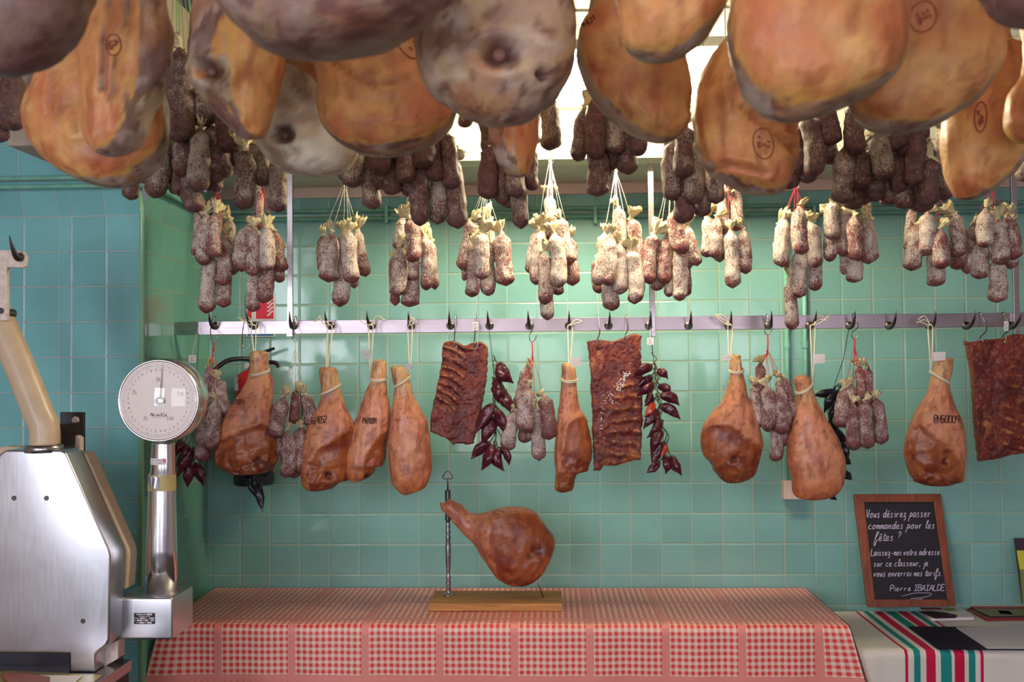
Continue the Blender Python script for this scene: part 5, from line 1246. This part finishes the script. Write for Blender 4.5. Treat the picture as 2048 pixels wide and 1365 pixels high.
# ---------------------------------------------------------------- fire extinguisher and sign
ex = P(508, 930, WY-.09); R_ = .067
z0, z1 = P(508, 950, ex.y).z, P(508, 762, ex.y).z
fe = empty('fire_extinguisher', (ex.x, ex.y, z0)); tag(fe, 'red fire extinguisher with black hose behind the leftmost ham', 'fire extinguisher')
MB().lathe((ex.x, ex.y, z0), (0, 0, 1), [(0, R_), (z1-z0, R_), (z1-z0+.02, R_*.9), (z1-z0+.035, R_*.6), (z1-z0+.042, .022), (z1-z0+.05, .02)], 40).build('cylinder', MT['redp'], fe, smooth=True)
MB().lathe((ex.x, ex.y, z0-.035), (0, 0, 1), [(0, R_*1.0), (.004, R_*1.06), (.04, R_*1.06), (.041, R_)], 40).build('base_ring', MT['bplast'], fe)
MB().box((ex.x-.03, ex.y+R_-.01, z0+.06), (ex.x+.03, WY-.004, z0+.14)).build('wall_bracket', MT['black'], fe)
mb = MB().lathe((ex.x, ex.y, z1+.04), (0, 0, 1), [(0, .018), (.03, .018), (.04, .014), (.06, .012)], 20)
mb.box((ex.x-.03, ex.y-.012, z1+.045), (ex.x+.03, ex.y+.012, z1+.065)); mb.build('valve', MT['iron'], fe)
a = [P(500, 712, ex.y), P(522, 707, ex.y), P(549, 697, ex.y)]
MB().tube([a[0], a[1], a[2]], [.008, .007, .005], 8).build('lever', MT['bplast'], fe)
a = [P(505, 726, ex.y), P(540, 725, ex.y), P(552, 727, ex.y), P(558, 735, ex.y)]
MB().tube(catmull(a, 4), .0075, 8).build('carry_handle', MT['bplast'], fe)
a = [P(500, 719, ex.y), P(478, 718, ex.y-.02), P(455, 722, ex.y-.04), P(436, 735, ex.y-.05), P(422, 752, ex.y-.06), P(414, 790, ex.y-.06), P(430, 850, ex.y-.05), P(455, 900, ex.y-.045)]
MB().tube(catmull(a, 6), .0085, 12).build('hose', MT['bplast'], fe, smooth=True)
mb = MB()
for j in range(2):
    for k in range(9):
        an = PI*1.02+k*.11; mb.v.append((ex.x+R_*1.012*math.cos(an), ex.y+R_*1.012*math.sin(an), (P(480, 781, ex.y).z, P(480, 754, ex.y).z)[j]))
mb.f = [(k, k+1, k+10, k+9) for k in range(8)]
lb_ = mb.build('label', MT['paper'], fe, smooth=True); bvl = bvh_of(lb_)
write_surface('EXP', bvl, (480, 768), (1, 0), (0, -1), 5.5, 12, .0016, .001, curved=False).build('label_text', MT['ink'], lb_)
mb = MB(); surf_line(mb, bvl, [(474, 757), (476, 762), (473, 768)], .005, .001); surf_line(mb, bvl, [(472, 773), (478, 775), (486, 773)], .003, .001); mb.build('red_figure', MT['signred'], lb_)
YS = WY-.004
q = lambda x, y, d=0: P(x, y, YS-d)
sg = MB().prism([q(492, 674), q(550, 674), q(550, 587), q(492, 587)], (0, .003, 0)).build('fire_sign', MT['paper'])
tag(sg, 'red and blue fire safety sign behind the rail at the left', 'sign')
MB().prism([q(495, 638, .001), q(547, 638, .001), q(547, 590, .001), q(495, 590, .001)], (0, .001, 0)).build('red_panel', MT['signred'], sg)
MB().prism([q(495, 672, .001), q(547, 672, .001), q(547, 643, .001), q(495, 643, .001)], (0, .001, 0)).build('blue_panel', MT['signblue'], sg)
mb = MB()
for k in range(5):
    yk = 631-k*8
    ribbon(mb, [Vector(x) for x in catmull([q(534, yk, .0025), q(538, yk-1, .0025), q(541, yk-5, .0025), q(546, yk-9, .0025)], 5)], .0055, Vector((0, -1, 0)))
mb.add([q(503, 638, .0025), q(512, 638, .0025), q(512, 624, .0025), q(503, 624, .0025)], [(0, 1, 2, 3)])
ribbon(mb, [q(498, 664, .0025), q(504, 658, .0025), q(508, 666, .0025)], .006, Vector((0, -1, 0)))
mb.build('white_symbols', MT['paper'], sg)

# ---------------------------------------------------------------- dial scale
def pz(px, py, Y): p = P(px, py, Y); return (p.x, Y, p.z)
DYY = 2.60
cD = P(316, 802, DYY); RD = 83.5*DYY/FPX
sc_ = empty('dial_scale', P(315, 1280, 2.6)); tag(sc_, 'round dial scale on a tall tapered aluminium column and box', 'scale')
MB().lathe((cD.x, DYY, cD.z), (0, 1, 0), [(.004, RD*.93), (0, RD*.965), (.0, RD*.995), (.006, RD*1.01), (.018, RD*1.0), (.022, RD*1.03), (.07, RD*1.03), (.082, RD*.98), (.085, RD*.5)], 96).build('drum', MT['alu2'], sc_, smooth=True)
MB().lathe((cD.x, DYY+.0015, cD.z), (0, 1, 0), [(0, RD*.945), (.003, RD*.945)], 96).build('dial_face', MT['dial'], sc_)
face = sc_.children[-1] if False else [o for o in COL.objects if o.name.startswith('dial_face')][-1]
# thin glass dome
gm, gnt, gb = newmat('thin_dial_glass')
gnt.nodes.remove(gb); out = [n for n in gnt.nodes if n.type == 'OUTPUT_MATERIAL'][0]
fr_ = N(gnt, 'ShaderNodeFresnel', {'IOR': 1.5}); tr = N(gnt, 'ShaderNodeBsdfTransparent'); gl = N(gnt, 'ShaderNodeBsdfGlossy', {'Roughness': .02})
lw_ = N(gnt, 'ShaderNodeLayerWeight', {'Blend': .5})
mx = N(gnt, 'ShaderNodeMixShader', {0: M(gnt, 'ADD', M(gnt, 'MULTIPLY', M(gnt, 'POWER', lw_.outputs[1], 3.), .5), .05), 1: tr.outputs[0], 2: gl.outputs[0]}); gnt.links.new(mx.outputs[0], out.inputs[0])
vs = []; fs = []; nr_, na = 14, 64
for i in range(nr_+1):
    a = i/nr_
    for k in range(na): vs.append((cD.x+RD*.955*a*math.cos(2*PI*k/na)+0, DYY+.002-.022*(1-a*a), cD.z+RD*.955*a*math.sin(2*PI*k/na)))
for i in range(nr_):
    for k in range(na): k2 = (k+1) % na; fs.append((i*na+k, i*na+k2, (i+1)*na+k2, (i+1)*na+k))
MB().add(vs, fs).build('glass', gm, sc_, smooth=True)
mb = MB(); nrm = Vector((0, -1, 0)); yf = DYY+.0008
def dp(a, r): return Vector((cD.x+r*RD*math.sin(a), yf, cD.z+r*RD*math.cos(a)))
for k in range(100):
    a = 2*PI*k/100; ribbon(mb, [dp(a, .82 if k % 5 else .80), dp(a, .90)], .0004 if k % 5 else .0006, nrm)
mb.build('tick_marks', MT['ink'], face)
mb = MB()
for k in range(0, 40):
    a = 2*PI*(k+.5)/40; c_ = dp(a, .745); ch = str(k % 10)
    st_, tot = strokes(ch)
    for s in st_: ribbon(mb, [c_+Vector((x*.0009-.002, 0, y*.0009-.0025)) for x, y in s], .0006, nrm)
for tx, x, y in (('0', 319, 760), ('15', 362, 789), ('5', 272, 786), ('5', 294, 838), ('10', 341, 838)):
    c_ = P(x, y, yf); st_, tot = strokes(tx)
    for s in st_: ribbon(mb, [c_+Vector((a*.0012-.004, 0, b*.0014-.004)) for a, b in s], .0009, nrm)
    ribbon(mb, [c_+Vector((-.004, 0, .007)), c_+Vector((-.0075, 0, .007)), c_+Vector((-.0075, 0, -.006))], .0008, nrm)
mb.build('dial_numbers', MT['ink'], face)
o_ = P(301, 833, yf)
mb = write_plane('Mathieu & Cie', o_, Vector((1, 0, 0)), Vector((0, 0, 1)), .0085, 34*DYY/FPX, nrm, .0009, True, .15, adv=4.2)
ribbon(mb, [P(303, 836, yf), P(334, 834, yf)], .0006, nrm)
mb.build('dial_lettering', MT['ink'], face)
tip = P(324, 730, DYY-.006); hub = P(319, 803, DYY-.006)
mb = MB(); mb.tube([hub+Vector((0, .003, 0)), hub.lerp(tip, .3)+Vector((0, .003, 0)), tip+Vector((0, .004, 0))], [.0016, .0012, .0004], 6); mb.build('needle', MT['ink'], sc_)
MB().lathe(hub+Vector((0, .003, 0)), (0, -1, 0), [(0, .0115), (.003, .0115), (.004, .009), (.005, .004), (.0052, .0002)], 28).build('needle_hub', MT['wire'], sc_, smooth=True)
# column (oval, tapering), label, tape
CY = 2.655
def oval(mb, ys, n=48, ky=.8, cap=True):
    vs = []; fs = []
    for (x0, x1, y) in ys:
        a, b = P(x0, y, CY), P(x1, y, CY); c = (a+b)/2; r = (b-a).length/2
        for k in range(n):
            t = 2*PI*k/n; vs.append((c.x+r*math.cos(t), CY+r*ky*math.sin(t), c.z))
    m_ = len(ys)
    for i in range(m_-1):
        for k in range(n): k2 = (k+1) % n; fs.append((i*n+k, i*n+k2, (i+1)*n+k2, (i+1)*n+k))
    if cap: fs.append(tuple(range(n))); fs.append(tuple((m_-1)*n+k for k in range(n)))
    return mb.add(vs, fs)
lx = lambda y: lerp(304, 289, (y-893)/297); rx = lambda y: lerp(349, 354.5, (y-893)/297)
oval(MB(), [(305, 348, 886), (304, 349, 889)]+[(lx(y), rx(y), y) for y in (893, 945)]+[(lx(945)-2.5, rx(945)+.5, 947)]+[(lx(y)-2.5*(1-t), rx(y)+.5, y) for t, y in ((0, 982), (.3, 1010), (.6, 1100), (1, 1190))]).build('column', MT['alu2'], sc_, smooth=True)
oval(MB(), [(lx(y)-3.4, rx(y)+1.2, y) for y in (949, 981)], cap=False).build('tape_band', MT['tape'], sc_, smooth=True)
lab = MB(); n_ = 12; vs = []
a, b = P(lx(920), 920, CY), P(rx(920), 920, CY); c = (a+b)/2; r = (b-a).length/2+.0008
zt_, zb2 = P(320, 916, CY).z, P(320, 929, CY).z
for z in (zb2, zt_):
    for k in range(n_+1):
        t = PI*1.06+k/n_*PI*.62; vs.append((c.x+r*math.cos(t), CY+r*.8*math.sin(t), z))
lab.add(vs, [(k, k+1, k+n_+2, k+n_+1) for k in range(n_)])
lo = lab.build('maker_label', MT['paper'], sc_, smooth=True); bl_ = bvh_of(lo)
mb = MB()
for x0_, x1_, y_ in ((306,308,921),(311.5,313,921.5),(315,317,921),(318,320,921.5),(321.5,322.5,921),(323.5,324.5,921.5),(305.5,307,926.5),(312,314,926.5),(316,319,927),(320.5,322,926.5)):
    surf_line(mb, bl_, [(x0_, y_), (x1_, y_+.3)], .0012, .0008)
mb.build('label_print', MT['alu'] if False else MT['ink'], lo)
write_surface('N', bl_, (327, 926), (1, 0), (0, -1), 8, 4.5, .0016, .0008, curved=False).build('red_mark', MT['signred'], lo)
fo_ = MB(); n_ = 10; vs = []
a, b = P(lx(965), 965, CY), P(rx(965), 965, CY); c = (a+b)/2; r = (b-a).length/2+.004
for y_ in (979, 975, 955, 951):
    for k in range(n_+1):
        t = PI*1.10+k/n_*PI*(.42 if 950 < y_ < 978 and y_ in (975, 955) else .34)
        vs.append((c.x+r*math.cos(t), CY+r*.8*math.sin(t)-.0005+.0008*math.sin(k*2.3+y_), P(320, y_, CY).z))
fo_.add(vs, [(j*(n_+1)+k, j*(n_+1)+k+1, (j+1)*(n_+1)+k+1, (j+1)*(n_+1)+k) for j in range(3) for k in range(n_)])
fo_.build('foil_patch', MT['alu'], sc_)
a, b = P(228.5, 1280, 2.575), P(345, 1197, 2.575)
box = MB().box((a.x, 2.575, a.z), (b.x, 2.725, b.z)).build('base_box', MT['alu'], sc_, bevel=.006, seg=3, smooth=True)
a2, b2 = P(268, 1249, 2.5745), P(310, 1227, 2.5745)
pl_ = MB().box((a2.x, 2.5735, a2.z), (b2.x, 2.576, b2.z)).build('name_plate', MT['ink'], sc_, bevel=.0008)
mb = MB()
for x0_, y0_, x1_, y1_ in ((400,325,845,390),(880,325,1100,380),(1150,295,1535,410),(550,465,700,510),(730,465,955,515),(1000,470,1395,510),(240,615,545,655),(590,610,670,655),(690,580,1005,690),(1050,615,1190,655),(1330,590,1710,690),
                           (240,770,340,810),(430,735,805,840),(840,765,950,815),(985,740,1275,850),(1430,745,1680,840),(400,930,560,975),(620,905,950,1015),(1000,930,1130,985),(1180,905,1520,1015)):
    q0, q1 = P(262+x0_/36.57, 1220+y1_/36.57, 2.5725), P(262+x1_/36.57, 1220+y0_/36.57, 2.5725)
    mb.add([(q0.x, 2.5725, q0.z), (q1.x, 2.5725, q0.z), (q1.x, 2.5725, q1.z), (q0.x, 2.5725, q1.z)], [(0, 1, 2, 3)])
mb.build('plate_text', MT['paper'], pl_)

# ---------------------------------------------------------------- butcher machine
bmch = empty('butcher_machine', P(80, 1345, 2.56)); tag(bmch, 'large aluminium housed butcher machine with a cream arm at the left', 'machine')
Yb = 2.50
def prismpx(pts, Y, dep): return MB().prism([P(a, b, Y) for a, b in pts], (0, dep, 0))
body = [(-110,1112),(-92,1060),(-2,910),(10,901),(122,901),(131,906),(216,1098),(220,1112),(218,1280),(212,1292),(198,1303),(190,1310),(190,1345),(139,1345),(139,1308),(-110,1306)]
prismpx(body, Yb, .085).build('housing', MT['alu'], bmch, bevel=.006, seg=3, smooth=True)
prismpx([(-60,905),(10,893),(160,905),(172,906),(256,1098),(258,1112),(254,1178),(240,1182),(-60,1180)], 2.60, .055).build('rear_casing', MT['enamel'], bmch, bevel=.006)
prismpx([(-110,1302),(139,1302),(139,1350),(-110,1350)], 2.53, .04).build('saw_slot', MT['bplast'], bmch)
prismpx([(190,1300),(236,1282),(236,1318),(190,1345)], 2.56, .04).build('lower_bracket', MT['enamel2'], bmch)
prismpx([(150,1290),(214,1290),(214,1420),(150,1420)], 2.57, .1).build('pedestal', MT['black'], bmch)
a, b = P(-120, 1420, 2.46), P(206, 1356, 2.46)
MB().box((a.x, 2.2, .0), (b.x, 2.62, b.z-.03)).build('cabinet', MT['black'], bmch, bevel=.01)
MB().box((a.x, 2.2, b.z-.03), (b.x+.005, 2.62, b.z)).build('worktop', MT['steel'], bmch, bevel=.003)
for x, y in ((28, 997), (93, 997), (166, 1243)):
    c_ = P(x, y, Yb); MB().lathe(c_+Vector((0, .002, 0)), (0, -1, 0), [(0, .0062), (.003, .0062), (.0045, .005), (.0045, .0035), (.0025, .0032), (.0025, .0001)], 20).build('screw', MT['iron'], bmch)
# arm tube with ferrule
arm = catmull([P(-30, 560, 2.56), P(-5, 632, 2.55), P(38, 730, 2.54), P(75, 822, 2.53), P(88, 852, 2.53), P(90, 890, 2.53)], 6)
MB().tube(arm, .0375, 32).build('arm', MT['enamel'], bmch, smooth=True)
e1 = P(88, 897, 2.53); MB().lathe(e1, (0, 0, 1), [(-.01, .0475), (.0, .0475), (.009, .046), (.0095, .036)], 40).build('ferrule', MT['steel'], bmch, smooth=True)
mk1 = prismpx([(120,825),(167,825),(167,905),(120,905)], 2.70, .012).build('mounting_plate', MT['black'], bmch, bevel=.002)
for x, y in ((152, 841), (150, 882)):
    c_ = P(x, y, 2.70); MB().lathe(c_+Vector((0, .002, 0)), (0, -1, 0), [(0, .011), (.006, .011), (.0075, .008), (.0075, .0005)], 6).build('bolt', MT['enamel2'], mk1)
prismpx([(118,872),(148,870),(158,876),(158,905),(150,905),(148,888),(118,888)], 2.66, .03).build('hinge_lug', MT['enamel2'], bmch, bevel=.003)
prismpx([(100,850),(122,850),(122,895),(100,895)], 2.58, .13).build('arm_bracket', MT['black'], bmch)
prismpx([(-90,500),(30,500),(46,503),(52,512),(51,532),(46,536),(14,535),(14,642),(-20,642),(-20,535),(-90,535)], 2.50, .014).build('top_bracket', MT['enamel2'], bmch, bevel=.003)
c_ = P(40, 515, 2.50)
MB().tube(catmull([(c_.x, 2.50, c_.z), (c_.x+.001, 2.485, c_.z-.002), (c_.x-.001, 2.472, c_.z+.012), (c_.x-.003, 2.463, c_.z+.032), (c_.x-.006, 2.460, c_.z+.051)], 4), [.0115-.0107*(k/16) for k in range(17)], 12).build('spike_hook', MT['black'], bmch, smooth=True)
MB().lathe(P(1, 622, 2.498), (0, -1, 0), [(0, .008), (.002, .008), (.0022, .0002)], 20).build('bolt_hole_disc', MT['black'], bmch)  # black disc painted in for the shade inside a hole
MB().tube([(P(30, 640, 2.51).x-.04, 2.51, P(5, 625, 2.51).z), (P(5, 625, 2.51).x, 2.56, P(5, 625, 2.51).z)], .012, 12).build('pivot_pin', MT['iron'], bmch)
# papers on the worktop
zw = b.z
def flat(name, pts, z, mat, label, cat, th=.0012, par=None):
    o = MB().prism([PZ(x, y, z) for x, y in pts], (0, 0, th)).build(name, MT[mat], par)
    if label: tag(o, label, cat)
    return o
pp = flat('wrapping_paper', [(-40,1348),(20,1343),(205,1352),(175,1375),(-60,1375)], zw+.001, 'tape', 'crumpled wrapping paper on the machine worktop at bottom left', 'paper')
flat('price_list', [(70,1352),(165,1353),(140,1375),(20,1375)], zw+.004, 'paper', 'white printed sheet lying on the wrapping paper at bottom left', 'paper')
flat('knife_handle', [(2,1357),(30,1356),(100,1364),(96,1380),(20,1380)], zw+.007, 'frame', 'brown wooden handle lying over the papers at bottom left', 'handle', .012)

# ---------------------------------------------------------------- blackboard
bb = empty('blackboard', PZ(1812, 1213, T2)); tag(bb, 'wood framed blackboard with handwritten French note leaning on the tiled wall', 'blackboard')
Yt = WY-.012; Yl = WY-.085; zb3 = T2+.0015
def bp(px, py, off=0):     # point on the leaning plane of the board
    # plane through (z=zb3, y=Yl) and (z=zt3, y=Yt)
    d = ray(px, py); k = (Yt-Yl)/(zt3-zb3)
    # y = Yl + (z-zb3)*k + off
    t = (Yl+off-(CAMZ-zb3)*-k*1.0 - 0 - CO.y)/1 if False else None
    s = (Yl+off+(CAMZ-zb3)*k-CO.y)/(d.y-d.z*k)
    return CO+d*s
zt3 = P(1790, 990, Yt).z
out_ = [(1708, 990), (1882, 989), (1912, 1214), (1736, 1216)]; inn = [(1729, 1005), (1868, 1005), (1895, 1200), (1750, 1200)]
sl = MB().prism([bp(x, y, .006) for x, y in [(1725, 1002), (1872, 1002), (1899, 1203), (1746, 1203)]], (0, .006, 0)).build('slate', MT['slate'], bb)
for k in range(4):
    k2 = (k+1) % 4
    o = MB().prism([bp(*out_[k]), bp(*out_[k2]), bp(*inn[k2]), bp(*inn[k])], (0, .016, 0)).build('frame_rail', MT['frame'], bb, bevel=.002)
bn_ = (bp(1800, 1000)-bp(1800, 1200)); nb = Vector((0, -bn_.z, bn_.y)).normalized()
LN = [('Vous désirez passer', 1732, 1036, 1862, 17), ('commandes pour les', 1736, 1059, 1871, 16), ('fêtes ?', 1748, 1083, 1803, 18), ('Laissez-moi votre adresse', 1742, 1112, 1880, 14),
      ('sur ce classeur, je', 1747, 1134, 1857, 14), ('vous enverrai mes tarifs.', 1747, 1154, 1886, 14), ('Pierre IBAÏALDE', 1780, 1183, 1890, 12.)]
for tx, x0, y, x1, h in LN:
    mb = MB(); st_, tot = strokes(tx, 4.4 if 'BA' not in tx else 4.9)
    for s in st_:
        pp_ = [(x0+(a+.22*b)*(x1-x0)/tot, y-b*h/6*.95-(a/tot)*1.5) for a, b in s]
        if len(pp_) > 2: pp_ = [(q_.x, q_.y) for q_ in catmull([(a, b, 0) for a, b in pp_], 4)]
        ribbon(mb, [bp(a, b, .004) for a, b in pp_], .0026, nb)
    mb.build('chalk_line', MT['chalk'], sl)
mb = MB()
ribbon(mb, [bp(q_.x, q_.y, .004) for q_ in catmull([(a, b, 0) for a, b in [(1804, 1193), (1830, 1187), (1858, 1187), (1862, 1191), (1850, 1195), (1825, 1198), (1823, 1200), (1845, 1199)]], 5)], .0018, nb)
mb.build('chalk_flourish', MT['chalk'], sl)

# ---------------------------------------------------------------- booklets and folder on the side table
zt2 = T2+.003
M3 = dict(mg=simple('magenta_print', s2l(150, 50, 90), .4), lime=simple('lime_print', s2l(150, 160, 50), .4), dk=simple('dark_print', s2l(52, 36, 48), .4), rd=simple('red_print', s2l(150, 34, 44), .4), ol=simple('olive_print', s2l(120, 120, 70), .5), yl=simple('yellow_print', s2l(200, 190, 60), .4), gp=simple('grey_folder_paper', s2l(206, 198, 210), .8), bk=simple('black_folder_cover', s2l(40, 30, 46), .8, spec=.2))
MT.update(M3)
def booklet(name, quad, z, th, mat, label, cat, prints):
    o = flat(name, quad, z, mat, label, cat, th)
    for (pts, pm, nm) in prints: MB().prism([PZ(x, y, z+th) for x, y in pts], (0, 0, .0006)).build(nm, MT[pm], o)
    return o
booklet('booklet', [(1836,1217),(1915,1216),(1948,1241),(1862,1243)], zt2, .010, 'paper', 'white booklet with dark picture in front of the blackboard', 'booklet',
        [([(1840,1216.5),(1880,1216.5),(1885,1220),(1843,1220)], 'rd', 'red_band'), ([(1888,1217),(1908,1217),(1914,1223),(1892,1223)], 'lime', 'green_patch'), ([(1837,1224),(1862,1223),(1890,1226),(1915,1231),(1912,1237),(1870,1238),(1855,1232)], 'dk', 'dark_picture')])
booklet('magazine', [(1923,1214),(2075,1214),(2100,1240),(1972,1242)], zt2, .007, 'rd', 'stack of glossy magazines with red headers at the right edge', 'magazine',
        [([(1942,1223),(2062,1223),(2078,1236),(1975,1237)], 'ol', 'vegetable_picture'), ([(1990,1226),(2012,1227),(2020,1234),(1996,1233)], 'mg', 'purple_patch'), ([(2030,1226),(2050,1226),(2056,1231),(2036,1231)], 'lime', 'green_patch')])
booklet('magazine', [(1930,1210),(2085,1211),(2105,1235),(1980,1236)], zt2+.009, .004, 'dk', 'uppermost dark backed magazine on the stack at right', 'magazine',
        [([(1938,1211.5),(2080,1212),(2088,1219),(1948,1218)], 'rd', 'red_band'), ([(1948,1219.5),(2080,1220),(2090,1232),(1980,1233)], 'ol', 'vegetable_picture'), ([(1995,1222),(2018,1223),(2026,1230),(2002,1229)], 'mg', 'purple_patch')])
fo = flat('folder', [(1817,1255.5),(1910,1256),(2130,1258),(2190,1303),(1972,1301),(1876,1300)], zt2+.001, 'bk', 'open black folder with blank pale pages at the table front', 'folder', .003)
MB().prism([PZ(x, y, zt2+.0045) for x, y in [(1912,1257),(2000,1256.5),(2030,1250),(2130,1258),(2190,1299),(1974,1298.5)]], (0, 0, .003)).build('page', MT['gp'], fo)
hd = empty('leaflet_holder', P(2040, 1205, WY-.06)); tag(hd, 'upright leaflet holder with dark and yellow leaflets at the right edge', 'leaflet holder')
MB().prism([P(2030, 1078, WY-.03), P(2120, 1078, WY-.03), P(2130, 1205, WY-.08), P(2046, 1208, WY-.08)], (0, .01, 0)).build('leaflet', MT['dk'], hd)
MB().prism([P(2034, 1102, WY-.045), P(2120, 1102, WY-.045), P(2120, 1140, WY-.058), P(2040, 1140, WY-.058)], (0, .004, 0)).build('yellow_panel', MT['yl'], hd)
MB().prism([P(2040, 1140, WY-.062), P(2120, 1140, WY-.062), P(2130, 1209, WY-.086), P(2046, 1209, WY-.086)], (0, .004, 0)).build('green_panel', MT['ol'], hd)

# ---------------------------------------------------------------- tube lamp fixture over the wall
la, lb2 = P(1000, 186, 2.80), P(1480, 94, 2.80)
lf = empty('light_box', ((la.x+lb2.x)/2, 2.85, la.z)); tag(lf, 'glowing white light box hanging between the orange hams and the boarded wall', 'lamp')
MB().box((la.x, 2.80, la.z), (lb2.x, 2.90, lb2.z)).build('diffuser', MT['lamp'], lf, bevel=.006)
MB().box((la.x-.01, 2.79, lb2.z), (lb2.x+.01, 2.91, lb2.z+.03)).build('housing', MT['cream'], lf, bevel=.003)
for x in (la.x+.08, lb2.x-.08): MB().tube([(x, 2.85, lb2.z+.03), (x, 2.85, 3.1)], .002, 6).build('suspension_wire', MT['wire'], lf)
lf2 = empty('added_fill_panel', (.3, 1.0, 3.03)); tag(lf2, 'added white panel for the fill light on the ceiling, out of view', 'lamp')  # added, unseen panel made to carry the fill light over the hams
MB().box((-.62, .74, 3.01), (1.22, 1.26, 3.1)).build('housing', MT['cream'], lf2, bevel=.004)
# objects made for the walls stay put; everything else ends here
